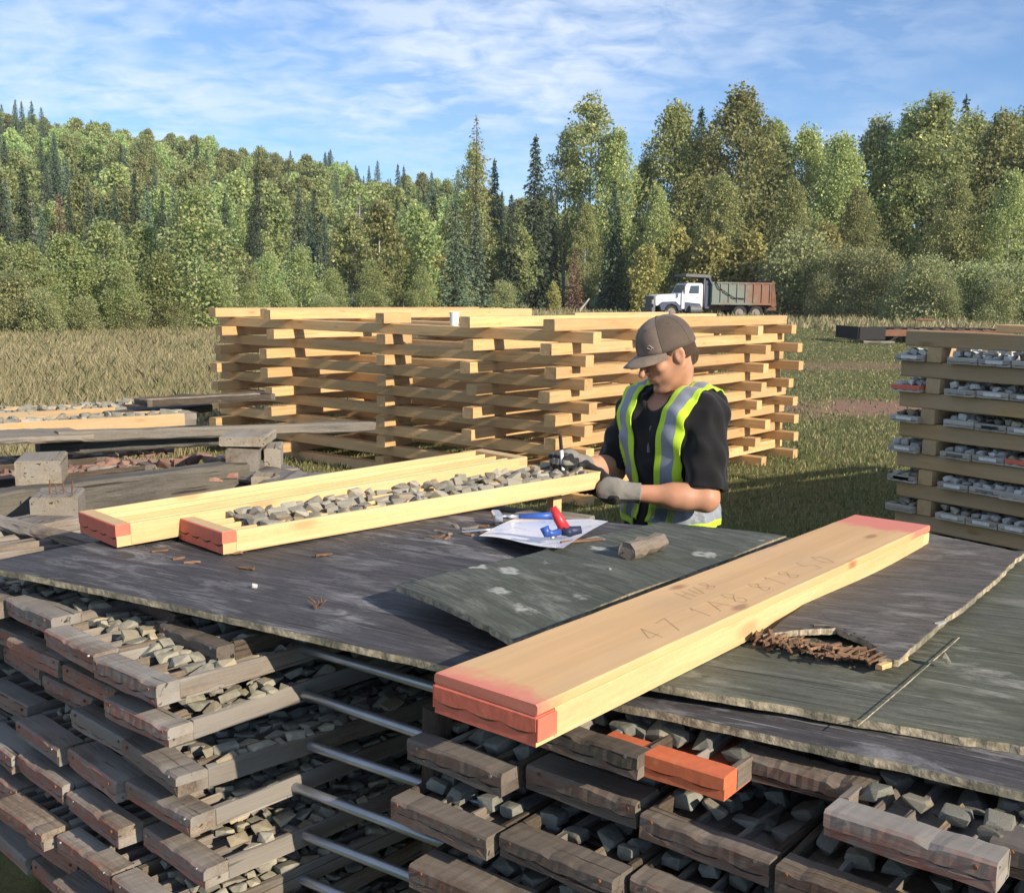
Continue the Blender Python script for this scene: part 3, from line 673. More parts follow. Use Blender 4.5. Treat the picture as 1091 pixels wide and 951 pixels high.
beam_between('weathered_plank', at_y(270, 502, 4.7), at_y(380, 516, 4.25), .16, .035, M['oldwood'], 'broken brown board slanting behind the empty new tray', 'plank', .2, .006, chip=.01)
beam_between('weathered_plank', at_y(-30, 545, 3.3), at_y(108, 577, 3.05), .06, .03, M['oldwood'], 'thin brown board slanting down to the red-ended empty tray', 'plank', .1, .003)
for i, (a, b, w, h, lab) in enumerate([((-30, 566, 3.3), (60, 548, 3.75), .16, .04, 'grey board at the left edge below the blocks'), ((-20, 586, 3.0), (72, 566, 3.4), .14, .03, 'pale worn board at the left rim of the black sheet'),
        ((20, 575, 3.25), (100, 566, 3.5), .10, .03, 'short worn board lying at the left rim behind the red-ended tray')]):
    beam_between('worn_board', at_y(*a), at_y(*b), w, h, M['oldwood'], lab, 'board', .05, .003)
# nails sticking out of the front block
pn = at_y(57, 530, 3.72)
for i in range(4):
    mb = MB(); b = pn+Vector((-.035+.022*i, .05+.01*i, 0)); mb.tube([b-Vector((0, 0, .01)), b+Vector((rnd.uniform(-.006, .006), rnd.uniform(-.006, .006), .035+rnd.uniform(0, .02)))], .0025, 6)
    o = mb.build('rusty_nail', M['rust']); tag(o, 'rusty nail sticking up from the grey block before the wide beam', 'nail', 'nails in the grey block')
# trays with reddish core between the beams
for i, (u, v, y, kind, lab) in enumerate([(250, 499, 4.72, 'red', 'old tray of reddish core just behind the wide weathered beam'), (246, 483, 5.2, 'red', 'old tray of reddish core behind the first one, under the grey plank'), (190, 474, 5.7, 'red', 'old tray of reddish core farthest back under the grey plank')]):
    ang = 40; p = at_y(u, v, y)-Vector((math.cos(R(40)), math.sin(R(40)), 0))*1.5; p.z -= TH+.004; t = copy_tree(proto_dark[i % 5]); t.location = p; t.rotation_euler = (0, 0, R(ang)); tag(t, lab, 'core tray', 'old trays behind the table')
    fill_tray(t, 3, TW, TH, .06, 1.42, kind, ('B', i, 0), .03, .11, .08, 1.0, -.010, rnd, 1.15)
pale2 = dict(base=M['oldwood'], rail=M['stackpine'], div=M['oldwood'], cap=M['oldcap'])
proto_tan = make_tray('core_tray', tray_parts(TL, TW, .075, 3, pale2, 333, .002, .004))
for i, (u, v, y, ang, lab) in enumerate([(-90, 462, 5.8, 36, 'tan sided tray of pale core lying on the left pile, nearer one'), (-150, 453, 6.3, 36, 'tan sided tray of pale core lying on the left pile, farther one'), (-60, 446, 6.9, 36, 'tan sided tray of pale core at the back of the left pile')]):
    p = at_y(u, v, y); p.z -= .03; t = proto_tan if i == 0 else copy_tree(proto_tan); t.location = p; t.rotation_euler = (0, 0, R(ang)); tag(t, lab, 'core tray', 'tan trays on the left pile')
    fill_tray(t, 3, TW, .075, .06, 1.42, 'grey', ('B2', i, 0), .03, .10, .1, 1.1, .004, rnd, 1.3)
for i, (a, b, lab) in enumerate([((130, 440, 6.9), (205, 429, 7.5), 'dark old board at the back of the left pile, nearest the crib'), ((140, 432, 7.4), (215, 420, 8.2), 'dark old board farthest back on the left pile')]):
    beam_between('dark_board', at_y(*a), at_y(*b), .35, .05, M['darkwood'], lab, 'board')
t = copy_tree(proto_dark[0]); used.add(proto_dark[0]); t.scale = (.6, 1, 1); t.location = at_y(150, 432, 7.0)+Vector((0, 0, .0)); t.rotation_euler = (0, 0, R(40)); tag(t, 'dark reddish ended tray on the dark boards at the back of the left pile', 'core tray')
# coarse crib of old beams that carries this pile
for k in range(5):
    for q in range(2):
        z = .02+k*.165
        if k % 2 == 0: P = Vector((-2.7+q*.55, 4.0+q*1.0, z+.16)); Q = P+Vector((.95, .85, 0)) ; lab = 'runs back to the right'
        else: P = Vector((-1.05-q*.9+.5, 4.3+q*1.35-.2, z+.16)); Q = P+Vector((-1.5, .95, 0)); lab = 'runs across'
        beam_between('support_timber', P, Q, .16, .16, M['greywood'], f'grey support timber under the left pile, {NTH[k]} layer up, {["front","back"][q]} one', 'beam', group='support beams of the left pile')
# trestle under the far ends of the two new trays
cA = tA.location+aa*1.36; cB = tB.location+aa2*1.36
P = Vector((cA.x-.18, cA.y+.12, 1.045)); Q = Vector((cB.x+.10, cB.y-.10, 1.045))
beam_between('trestle_timber', P, Q, .09, .07, M['oldwood'], 'old beam crossing below the far ends of the new trays', 'beam')
for i, f_ in enumerate((.15, .8)):
    b = P.lerp(Q, f_); mb = MB(); mb.timber(.97, .08, .08, (0, 0, 0), .003, .001, 5); o = mb.build('trestle_post', M['oldwood'], None, (b.x, b.y, 0), (0, R(-90), R(44))); tag(o, ['left old post under the crossing beam behind the table', 'right old post under the crossing beam behind the table'][i], 'post')
for i, c_ in enumerate((cA, cB)):
    b = c_.copy(); d_ = (Q-P).normalized(); b = P+d_*((Vector((c_.x, c_.y, 0))-Vector((P.x, P.y, 0))).dot(d_))
    hh = (1.118+.038 if i == 0 else 1.118)-1.047; mb = MB(); mb.timber(.04, .03, hh, (-.02, 0, 0), .002, .0005, 2); o = mb.build('packing_block', M['pine'], None, (b.x, b.y, 1.046), (0, 0, an1)); tag(o, ['small pine packing block under the end of the empty new tray', 'small pine packing block under the end of the filled new tray'][i], 'block')

# ------------------------------------------------------------------ small things on the table
ps = at_z(686, 590, ZT+.05)
mb = MB(); mb.timber(.155, .045, .040, (-.078, 0, 0), .007, .003, 7); o = mb.build('wood_offcut', M['oldwood'], None, (ps.x, ps.y, ZT+.050), (.0, 0, R(52))); tag(o, 'short grey-brown wood offcut lying on the spotted green plywood', 'offcut')
for (u, v, s, dz, lab, m) in [(271, 624, .016, .006, 'small pale stone on the black sheet at the left', 'rockpale'), (1007, 701, .022, .03, 'small tan stone on the mossy sheet right of the split', 'rock'), (1000, 668, .012, .03, 'tiny pale stone on the mossy sheet', 'rockpale'), (650, 606, .008, .05, 'tiny pale pebble on the spotted green plywood', 'rockpale')]:
    o = link('pebble', RK['pale' if m == 'rockpale' else 'grey'][rnd.randrange(12)], None, tz(u, v, dz+s*.2), (rnd.random(), rnd.random(), rnd.random()), (s, s*.8, s*.7)); tag(o, lab, 'stone')
o = link('lichen_knot', RK['pale'][2], None, tz(1001, 664, .046), (0, 0, R(40)), (.04, .012, .010)); o.name = 'paint_chip'; tag(o, 'small white flake at the right edge of the narrow dark sheet', 'flake')
mb = MB()
for i in range(5):
    a = rnd.uniform(0, 6.28); mb.tube([(0, 0, 0), (.012*math.cos(a), .012*math.sin(a), .012), (.022*math.cos(a+.5), .022*math.sin(a+.5), .016+rnd.uniform(0, .01))], [.0016, .0016, .0006], 5)
o = mb.build('dry_leaf_curl', M['splinter'], None, tz(338, 648, .006)); tag(o, 'tiny curled dry leaf on the black sheet', 'leaf')
# bark crumbs scattered behind the filled tray
for i in range(20):
    u = rnd.uniform(452, 560); v = 572-(u-452)*.16+rnd.uniform(-6, 7); L = rnd.uniform(.02, .07)
    mb = MB(); mb.timber(L, rnd.uniform(.006, .016), rnd.uniform(.004, .009), (-L/2, 0, 0), .0015, .001, 4)
    o = mb.build('bark_chip', M['splinter'] if rnd.random() < .6 else M['oldwood'], None, tz(u, v, .004), (0, rnd.uniform(-.1, .1), rnd.uniform(0, 3.1))); tag(o, 'brown bark chip on the black sheet in front of the filled new tray', 'bark chip', 'bark chips on the black sheet')
for (u, v) in [(190, 596), (205, 600), (263, 606), (250, 590), (345, 592), (170, 588)]:
    L = rnd.uniform(.02, .045); mb = MB(); mb.timber(L, .012, .006, (-L/2, 0, 0), .0015, .001, 4); o = mb.build('bark_chip', M['splinter'], None, tz(u, v, .004), (0, 0, rnd.uniform(0, 3))); tag(o, 'brown bark chip on the black sheet near the red tray ends', 'bark chip', 'bark chips near the red tray ends')
# printed sheet in a plastic sleeve
def paper_mat():
    t = NT('printed_paper'); v = t.n('TexCoord').outputs['Object']; n = t.noise(t.vmul(v, (22, 60, 1)), 1, 3); m = t.noise(v, 9, 2)
    f = t.math('MULTIPLY', t.rng(n, .56, .60), t.rng(m, .48, .55)); return t.done(t.mix(t.math('MULTIPLY', f, .7), (.72, .73, .80), (.25, .28, .42)), .25, .5)
M['paper'] = paper_mat()
q = [tz(510, 573, .012), tz(600, 587, .052), tz(648, 558, .035), tz(555, 552, .006)]
mb = MB(); n = 16; c0 = sum(q, Vector())/4
def pap(s, t):
    p = (q[0]*(1-s)+q[1]*s)*(1-t)+(q[3]*(1-s)+q[2]*s)*t; return p-c0+Vector((0, 0, .006+.004*math.sin(s*6+t*3)+.006*max(0, s-.5)*(1-t)))
V = [pap(i/n, j/n) for i in range(n+1) for j in range(n+1)]
mb.add(V+[p-Vector((0, 0, .001)) for p in V], [(i*(n+1)+j, (i+1)*(n+1)+j, (i+1)*(n+1)+j+1, i*(n+1)+j+1) for i in range(n) for j in range(n)])
o = mb.build('paper_sheet', M['paper'], None, c0, smooth=True); tag(o, 'white printed paper in a clear sleeve lying on the table before the man', 'paper')
M['blue'] = plain('blue_plastic', (.03, .09, .36), .4, .5, 0, .1); M['redplastic'] = plain('red_plastic', (.55, .03, .04), .4, .5, 0, .1); M['darkblue'] = plain('dark_blue_rubber', (.02, .03, .07), .5, .4)
M['brightsteel'] = plain('bright_steel', (.6, .62, .64), .25, .5, .9, .1)
# clamp-like stapling tool with a red handle
b = tz(600, 573, .052); tl = thing('hand_tool', 'red handled hand tool with blue jaws lying on the printed paper', 'tool', b+Vector((0, 0, .006)), R(20))
mb = MB(); mb.tube([(.005, 0, .016), (-.010, .012, .045), (-.022, .022, .072)], [.015, .014, .009], 10); mb.build('red_handle', M['redplastic'], tl, smooth=True)
mb = MB(); mb.tube([(-.004, -.002, .015), (.02, -.006, .012), (.045, -.012, .016)], [.014, .013, .010], 10); mb.tube([(.012, -.02, .010), (.006, .0, .012), (.0, .025, .014)], [.010, .012, .008], 10); mb.build('tool_body', M['darkblue'], tl, smooth=True)
mb = MB(); mb.tube([(-.012, -.004, .012), (-.035, -.010, .010), (-.05, -.012, .014)], [.009, .008, .012], 10); mb.tube([(-.048, -.014, .006), (-.056, -.006, .028)], [.010, .012], 10); mb.build('blue_jaw', M['blue'], tl, smooth=True)
mb = MB(); mb.tube([(-.03, -.02, .004), (-.045, -.03, .004)], [.005, .004], 8); mb.build('steel_tip', M['brightsteel'], tl, smooth=True)
b = tz(560, 556, .01); h = thing('hammer', 'small hammer with a blue handle and bright steel head beside the paper', 'hammer', b, R(8))
mb = MB(); mb.tube([(-.02, 0, .018), (.05, .004, .017), (.085, .006, .018)], [.007, .010, .011], 10); mb.build('handle', M['blue'], h, smooth=True)
mb = MB(); mb.tube([(-.075, 0, .018), (-.02, 0, .018)], .006, 8); mb.build('shaft', M['brightsteel'], h, smooth=True)
mb = MB(); mb.box((-.085, 0, .018), (.026, .075, .026)); mb.build('head', M['brightsteel'], h, bevel=.004)
b = tz(524, 566, .008); mb = MB(); mb.tube([(-.09, 0, .005), (.09, .004, .006)], [.004, .005], 8); o = mb.build('steel_rod', M['brightsteel'], None, b, (0, 0, R(25)), smooth=True); tag(o, 'thin bright steel rod beside the hammer', 'rod')
b = tz(620, 577, .05); mb = MB(); mb.timber(.12, .010, .006, (-.06, 0, 0), .001, .0005, 5); o = mb.build('wood_stick', M['splinter'], None, b, (0, 0, R(25))); tag(o, 'thin brown stick along the near edge of the printed paper', 'stick')

# ------------------------------------------------------------------ place the broken core: the nearest pieces as things, the rest as one mass
def keyf(r):
    k, vi, m, p, c = r; d = (p-Vector((0, 0, CH))).length
    if c[0] == 'T': return d*.2
    if c[0] == 'L': return d+(0 if c[1] == 0 else .5)
    if c[0] in ('U',): return d+2
    return d+.2
ROCKS.sort(key=keyf)
LB = {'T': ('grey broken core piece lying in the filled new tray held by the man', 'core pieces in the filled new tray'),
      'L': ('grey broken core piece lying in the weathered trays of the left pile', 'core pieces in the left pile'),
      'R': ('dark broken core piece lying in the trays of the right pile below the sheets', 'core pieces in the right pile'),
      'U': ('dark broken core piece in the trays just under the black sheet', 'core pieces under the black sheet')}
LB['S'] = LB['B'] = LB['B2'] = ('broken core piece', 'core pieces')
for (k, vi, m, p, c) in ROCKS[:300]:
    o = bpy.data.objects.new('core_piece', RK[k][vi]); col.objects.link(o); o.matrix_world = m; tag(o, LB[c[0]][0], 'rock', LB[c[0]][1])
cache = {}
for k in RK:
    for i, me in enumerate(RK[k]):
        V = np.zeros(len(me.vertices)*3); me.vertices.foreach_get('co', V); cache[k, i] = (V.reshape(-1, 3), [list(f.vertices) for f in me.polygons])
Va, Fa, Ma, base = [], [], [], 0; order = ['grey', 'pale', 'red', 'dark', 'tan']
for (k, vi, m, p, c) in ROCKS[300:]:
    V, F = cache[k, vi]; A_ = np.array(m); Va.append(V @ A_[:3, :3].T+A_[:3, 3]); Fa += [[q_+base for q_ in f] for f in F]; Ma += [order.index(k)]*len(F); base += len(V)
me = bpy.data.meshes.new('core_rubble'); me.from_pydata(np.vstack(Va).tolist(), [], Fa)
for a_, k in (('rock', 0), ('rockpale', 1), ('rockred', 2), ('rockdark', 3), ('rocktan', 4)): me.materials.append(M[a_])
me.polygons.foreach_set('material_index', Ma); o = link('core_rubble', me); tag(o, 'broken drill core filling the farther trays of all the piles', 'rubble', None, 'stuff')
print('rocks', len(ROCKS))
for pr in proto_old+proto_dark+proto_pale+[proto_orange, proto_plain, proto_redpale]:
    if pr not in used:
        for ch in list(pr.children): bpy.data.objects.remove(ch)
        bpy.data.objects.remove(pr)

# ------------------------------------------------------------------ ground timbers carrying the two tray piles
def base_pile(org, a, x, ztop, layers, nm, width):
    h = ztop/layers; H = h-.002
    for k in range(layers):
        for q in range(2):
            z = k*h
            if k % 2 == layers % 2: P = org+x*(.1)+a*(.25+q*.85); d = x; L = width
            else: P = org+a*.12+x*(.2+q*(width-.45)); d = a; L = 1.25
            mb = MB(); mb.timber(L, .15, H, (0, 0, 0), .006, .003, 8); o = mb.build('ground_timber', M['darkwood'], None, (P.x, P.y, z+.001), (0, 0, math.atan2(d.y, d.x)))
            tag(o, f'dark ground timber under the {nm} tray pile, {NTH[k]} layer up, {"near" if q == 0 else "far"} one', 'timber', 'ground timbers under the tray piles')
base_pile(Vector((base_line.x, base_line.y, 0))+la*.1, la, lx, z0L-7*stepL-.012, 2, 'left', 1.3)
base_pile(Vector((base_R.x, base_R.y, 0))+ra*.1, ra, rx, zr0-5*stepR-.012, 3, 'right', 1.35)
# ------------------------------------------------------------------ ground, hillside
def sstep(x, a, b):
    t = np.clip((np.asarray(x, float)-a)/(b-a), 0, 1); return t*t*(3-2*t)
def ground_z(x, y):
    x = np.asarray(x, float); y = np.asarray(y, float); az = x/np.maximum(y, 1)
    A_ = np.interp(az, [-.9, -.47, -.30, -.073, .05, .14, .45, .9], [32, 30.5, 26, 16.5, 11, 7, 5, 5])
    return sstep(y, 62, 262)*A_+.35*np.sin(x*.05+1)*np.sin(y*.04)*sstep(y, 30, 60)
gx = np.concatenate([np.linspace(-420, -130, 10), np.linspace(-120, 120, 81), np.linspace(130, 420, 10)])
gy = np.concatenate([np.linspace(-60, 60, 41), np.linspace(64, 300, 50), np.linspace(320, 420, 5)])
XX, YY = np.meshgrid(gx, gy, indexing='ij'); ZZ = ground_z(XX, YY); nx_, ny_ = XX.shape
V = np.stack([XX, YY, ZZ], -1).reshape(-1, 3); I = np.arange(nx_*ny_).reshape(nx_, ny_)
F = np.stack([I[:-1, :-1], I[1:, :-1], I[1:, 1:], I[:-1, 1:]], -1).reshape(-1, 4)
def ground_mat():
    t = NT('meadow_ground'); v = t.n('TexCoord').outputs['Object']; n = t.noise(v, .9, 6, .65); f = t.noise(v, 9, 5, .65); b = t.noise(v, .12, 3)
    c = t.mix(t.rng(n, .35, .65), (.085, .105, .032), (.155, .145, .06)); c = t.mix(t.rng(f, .45, .75, 0, .7), c, (.055, .045, .025))
    sx = t.n('SeparateXYZ'); t.set(sx.inputs[0], v); x, y = sx.outputs[0], sx.outputs[1]
    dry = t.math('MULTIPLY', t.rng(t.math('ADD', x, t.math('MULTIPLY', t.math('SUBTRACT', b, .5), 6)), -1, -4), t.rng(y, 7, 10)); c = t.mix(t.math('MULTIPLY', dry, .7), c, (.20, .15, .065))
    def band(y0, slope, w, x0):
        d = t.math('ABSOLUTE', t.math('SUBTRACT', t.math('SUBTRACT', y, t.math('MULTIPLY', x, slope)), y0)); d = t.math('ADD', d, t.math('MULTIPLY', t.math('SUBTRACT', n, .5), w*2.2))
        return t.math('MULTIPLY', t.rng(d, w, w*.45), t.rng(x, x0, x0+1.5))
    m = t.math('MAXIMUM', band(16.2, .25, 1.8, 3.0), t.math('MULTIPLY', band(26.5, .2, 2.2, 5.0), .6))
    hl = t.rng(y, 60, 80); c = t.mix(t.math('MULTIPLY', hl, .8), c, (.10, .125, .045)); c = t.mix(t.math('MULTIPLY', m, .95), c, t.mix(f, (.19, .11, .075), (.30, .19, .14))); t.bump(f, .5, .05); return t.done(c, .95, .1)
o = link('ground', idx_mesh('ground', V, F, ground_mat())); tag(o, kind='structure')

# ------------------------------------------------------------------ grass
def leaf_mat(name, c1, c2, c3=None, f3=.2, trans=.3, rv=.15, nsc=.7, yl=None):
    t = NT(name); v = t.n('TexCoord').outputs['Object']; ri = t.n('NewGeometry').outputs['Random Per Island']
    n = t.noise(v, nsc, 3); c = t.mix(t.rng(n, .32, .68), c1, c2); c = t.bright(c, t.rng(ri, 0, 1, .72, 1.28))
    if c3: c = t.mix(t.math('MULTIPLY', t.rng(ri, 1-f3, 1-f3+.02), .9), c, c3)
    hs = t.n('HueSaturation'); t.set(hs.inputs['Color'], c); hs.inputs['Saturation'].default_value = .80; t.set(hs.inputs['Hue'], t.rng(t.rand(), 0, 1, .5-rv*.05, .5+rv*.08)); t.set(hs.inputs['Value'], t.rng(t.rand(), 0, 1, 1-rv, 1+rv)); c = hs.outputs[0]
    t.done(c, .6, .25); tr = t.n('BsdfTranslucent'); t.set(tr.inputs[0], c); mx = t.n('MixShader'); mx.inputs[0].default_value = trans
    t.t.links.new(t.b.outputs[0], mx.inputs[1]); t.t.links.new(tr.outputs[0], mx.inputs[2]); t.t.links.new(mx.outputs[0], t.out.inputs[0]); return t.mat
M['grass'] = leaf_mat('green_grass', (.135, .195, .045), (.225, .235, .08), (.36, .28, .12), .22, .3, 0, .5)
M['drygrass'] = leaf_mat('dry_meadow_grass', (.36, .30, .13), (.50, .40, .20), (.17, .20, .06), .38, .3, 0, .25)
def blades(name, n, d0, d1, az0, az1, h0, h1, mat, accept, label, wscale=.0009, hfun=None, power=1.0):
    d = np.exp(nr.uniform(math.log(d0), math.log(d1), n)) if power == 1 else nr.uniform(d0, d1, n); az = nr.uniform(az0, az1, n); x = az*d; y = d
    cl = np.sin(x*1.7+np.sin(y*1.1)*2)*np.cos(y*1.3+x*.6); k = accept(x, y, cl); x, y, d, cl = x[k], y[k], d[k], cl[k]; n = len(x)
    z = ground_z(x, y)-.01; h = nr.uniform(h0, h1, n)*(.85+.15*cl)*(nr.uniform(.5, 1, n)); w = np.maximum(.0022, d*wscale)*nr.uniform(.6, 1.3, n)
    a = nr.uniform(0, 2*math.pi, n); la_ = nr.uniform(0, 2*math.pi, n); ln = h*nr.uniform(.1, .7, n)
    b = np.stack([x, y, z], 1); s = np.stack([np.cos(a)*w, np.sin(a)*w, 0*w], 1); mid = b+np.stack([np.cos(la_)*ln*.35, np.sin(la_)*ln*.35, h*.6], 1); tip = b+np.stack([np.cos(la_)*ln, np.sin(la_)*ln, h], 1)
    V = np.stack([b-s, b+s, mid+s*.7, tip, mid-s*.7], 1).reshape(-1, 3)
    o = link(name, np_mesh(name, V, 5, mat)); tag(o, label, 'grass', None, 'stuff')
def tracks(x, y):
    b = np.zeros_like(x, bool)
    for y0, sl, w, x0 in ((16.2, .25, 1.5, 3.4), (26.5, .2, 1.8, 5.6)): b |= (np.abs(y-sl*x-y0+.7*np.sin(x*1.3)+.5*np.sin(x*3.1+y)) < w*(.8+.5*np.sin(x*2.3))) & (x > x0) & (nr.rand(len(x)) < .8)
    return b
blades('meadow_grass', 330000, 4.2, 75, -.62, .62, .035, .10, M['grass'], lambda x, y, c: (~tracks(x, y)) & ((x > -3) | (y < 8) | (nr.rand(len(x)) < .35)), 'short green meadow grass on the ground around the stacks', .0006)
blades('dry_grass', 260000, 8.5, 48, -.66, -.10, .12, .36, M['drygrass'], lambda x, y, c: (x < -3+.6*np.sin(y)) & (x+y*.0 < -.02*y*0-2.2), 'tall dry golden meadow grass at the left in front of the forest', .00036)
blades('far_grass', 40000, 42, 82, -.42, .62, .3, .75, M['drygrass'], lambda x, y, c: (c > -.3) & ((y > 52) | (x > 14)), 'tall pale grass along the foot of the forest', .0008, power=2)

# ------------------------------------------------------------------ trees
def trunk_mb(pts, rad, n=7): mb = MB(); mb.tube(pts, rad, n); return mb
def diamonds(C, D, L, W, rs):
    """leaf quads at C pointing D"""
    n = len(C); D = D/np.linalg.norm(D, axis=1, keepdims=True); q = rs.randn(n, 3); s = np.cross(D, q); s /= np.linalg.norm(s, axis=1, keepdims=True)+1e-9
    L = np.broadcast_to(L, (n,))[:, None]; W = np.broadcast_to(W, (n,))[:, None]
    return np.stack([C-D*L/2, C+s*W/2+D*L*.05, C+D*L/2, C-s*W/2+D*L*.05], 1).reshape(-1, 3)
def decid(seed, H, Rr, base, nclump, nleaf, leaf, prof=None, lean=.03, csz=.13, trunk_r=None, two=False, sparse=0):
    rs = np.random.RandomState(seed); r = random.Random(seed); mb = MB(); tr = trunk_r or H*.010+.03
    pts = []; x = y = 0
    for i in range(9):
        t = i/8; pts.append(Vector((x, y, H*.96*t))); x += r.uniform(-1, 1)*lean*H/8; y += r.uniform(-1, 1)*lean*H/8
    mb.tube(pts, [tr*(1-.88*i/8)*(1.25 if i == 0 else 1) for i in range(9)], 7)
    if two: mb.tube([(0, 0, H*.12), (H*.04, .1, H*.4), (H*.07, .0, H*.8)], [tr*.8, tr*.6, tr*.15], 6)
    tp = lambda t: pts[int(min(.999, t)*8)].lerp(pts[int(min(.999, t)*8)+1], min(.999, t)*8-int(min(.999, t)*8))
    prof = prof or (lambda t: (math.sin(math.pi*min(1, (t*.92+.10)))**.7))
    C = []
    lobes = [(r.uniform(0, 6.28), r.uniform(.1, .95), r.uniform(.75, 1.25)) for _ in range(9)]
    for i in range(nclump):
        t = r.random()**.85; hz = base+(1-base)*t; a = r.uniform(0, 6.28)
        lob = 1
        for la__, lt, lv in lobes:
            dd = (math.cos(a-la__)-1)*1.6-((t-lt)/.18)**2; lob += (lv-1)*math.exp(dd)*1.4
        rad = Rr*prof(t)*lob*(r.random()**.45); b = tp(max(.05, hz-.10*r.random())); p = Vector((b.x+rad*math.cos(a), b.y+rad*math.sin(a), H*hz*.97+r.uniform(-.02, .03)*H))
        C.append(p)
        if i % 4 == 0 and rad > .25*Rr:
            st_ = tp(max(.04, hz-.09-.06*rad/Rr)); m_ = st_.lerp(p, .55)+Vector((0, 0, -.03*rad)); mb.tube([st_, m_, p], [tr*.30*(1.1-hz), tr*.17*(1.1-hz)+.006, .006], 5, caps=False)
    C = np.array([tuple(c) for c in C]); cs = Rr*csz*(.7+.7*rs.rand(len(C)))+leaf
    ci = rs.randint(0, len(C), nclump*nleaf); off = rs.randn(len(ci), 3)*np.array([1, 1, .75]); off *= (cs[ci]/np.maximum(.6, np.linalg.norm(off, axis=1)))[:, None]*rs.rand(len(ci), 1)**.4*1.35
    P = C[ci]+off; D = off*np.array([1, 1, .6])+rs.randn(len(ci), 3)*.6*cs[ci][:, None]-np.array([0, 0, .35])*cs[ci][:, None]
    Lf = leaf*(.6+.8*rs.rand(len(ci))); V = diamonds(P, D, Lf, Lf*.72, rs); return mb, V
def spruce(seed, H, Rr, base=.04, dens=1.0, leaf=.42, droop=.35, sparse=0, nper=9):
    rs = np.random.RandomState(seed); r = random.Random(seed); mb = MB(); tr = H*.009+.04
    mb.tube([(0, 0, 0), (0, 0, H*.5), (0, 0, H*.99)], [tr, tr*.55, .012], 6)
    z = H*base; P = []; D = []; L = []
    while z < H*.985:
        t = (z/H-base)/(1-base); Rz = Rr*(1-t)**.82*(.85+.3*r.random())+.10; nb = max(4, int((7 if t < .6 else 5)*dens)); a0 = r.random()*6.28
        for b in range(nb):
            if r.random() < sparse: continue
            a = a0+6.28*b/nb+r.uniform(-.3, .3); ln = Rz*r.uniform(.6, 1.12); ca, sa = math.cos(a), math.sin(a); nn = max(3, int(nper*ln/Rr*1.4)+2)
            tip = Vector((ca*ln, sa*ln, z-ln*droop+ (.15*ln if t > .6 else 0)))
            if b % 2 == 0: mb.tube([(0, 0, z), tip], [tr*.16*(1-t)+.006, .004], 4, caps=False)
            for i in range(nn):
                q = .18+.85*(i+r.random()*.6)/nn; sp = .16*ln*(1.15-q)+.05
                P.append((ca*ln*q+r.gauss(0, sp), sa*ln*q+r.gauss(0, sp), z-ln*droop*q**1.3+r.gauss(0, .05)+(.12*ln*q if t > .6 else 0)-r.random()*.10)); D.append((ca+r.gauss(0, .55), sa+r.gauss(0, .55), -.45+r.gauss(0, .2))); L.append(leaf*(.55+.6*r.random())*(1.05-.35*t))
        z += max(H*.012, .02*H*(1-t*.55))/max(.6, dens)
    n = 10
    for i in range(n): P.append((r.gauss(0, .03), r.gauss(0, .03), H*(.95+.05*i/n))); D.append((r.gauss(0, .3), r.gauss(0, .3), 1)); L.append(leaf*.6)
    P, D, L = np.array(P), np.array(D), np.array(L); return mb, diamonds(P, D, L, L*.42, rs)
M['bark_pale'] = plain('pale_aspen_bark', (.42, .41, .36), .85, .15, 0, .35, 6)
M['bark_dark'] = plain('dark_bark', (.075, .062, .05), .9, .1, 0, .4, 8)
M['leaf_olive'] = leaf_mat('olive_poplar_leaves', (0.241, 0.302, 0.085), (0.409, 0.438, 0.128), (0.735, 0.681, 0.169), .10, .42, .30)
M['leaf_hill'] = leaf_mat('green_aspen_leaves', (0.255, 0.360, 0.101), (0.419, 0.473, 0.143), (0.599, 0.546, 0.143), .07, .42, .38, .35)
M['leaf_bright'] = leaf_mat('bright_sapling_leaves', (0.239, 0.339, 0.085), (0.386, 0.431, 0.133), (0.611, 0.490, 0.133), .06, .42, .28)
M['leaf_willow'] = leaf_mat('grey_green_willow_leaves', (0.255, 0.313, 0.116), (0.402, 0.426, 0.159), (0.634, 0.602, 0.169), .12, .42, .25)
M['leaf_yellow'] = leaf_mat('yellowing_leaves', (0.294, 0.298, 0.063), (0.412, 0.378, 0.077), (0.485, 0.419, 0.070), .2, .3, .15)
M['needle'] = leaf_mat('dark_spruce_needles', (0.040, 0.077, 0.040), (0.083, 0.127, 0.062), None, 0, .12, .35, .9)
M['needle_lt'] = leaf_mat('blue_green_spruce_needles', (0.078, 0.129, 0.070), (0.137, 0.192, 0.102), None, 0, .12, .35, .9)
M['larch'] = leaf_mat('yellow_green_larch_needles', (0.203, 0.210, 0.063), (0.280, 0.259, 0.070), None, 0, .3, .1)
M['deadneedle'] = leaf_mat('dead_grey_twigs', (0.238, 0.217, 0.189), (0.350, 0.322, 0.280), None, 0, .1, .1)
M['rustneedle'] = leaf_mat('dead_rusty_needles', (0.182, 0.095, 0.053), (0.266, 0.147, 0.084), None, 0, .15, .1)
def parts_of(gen, bark, leafm, nm='crown'): mb, V = gen; return mb.mesh('trunk', bark, smooth=True), np_mesh(nm, V, 4, leafm)
def joined(name, gen, bark, leafm):
    mb, V = gen; me = mb.mesh('t', bark); tv = np.zeros(len(me.vertices)*3); me.vertices.foreach_get('co', tv); tv = tv.reshape(-1, 3)
    q = [list(f.vertices) for f in me.polygons if len(f.vertices) == 4]; Q = tv[np.array(q).ravel()]
    return np_mesh(name, np.vstack([Q, V]), 4, [bark, leafm], np.concatenate([np.zeros(len(Q)//4), np.ones(len(V)//4)]))
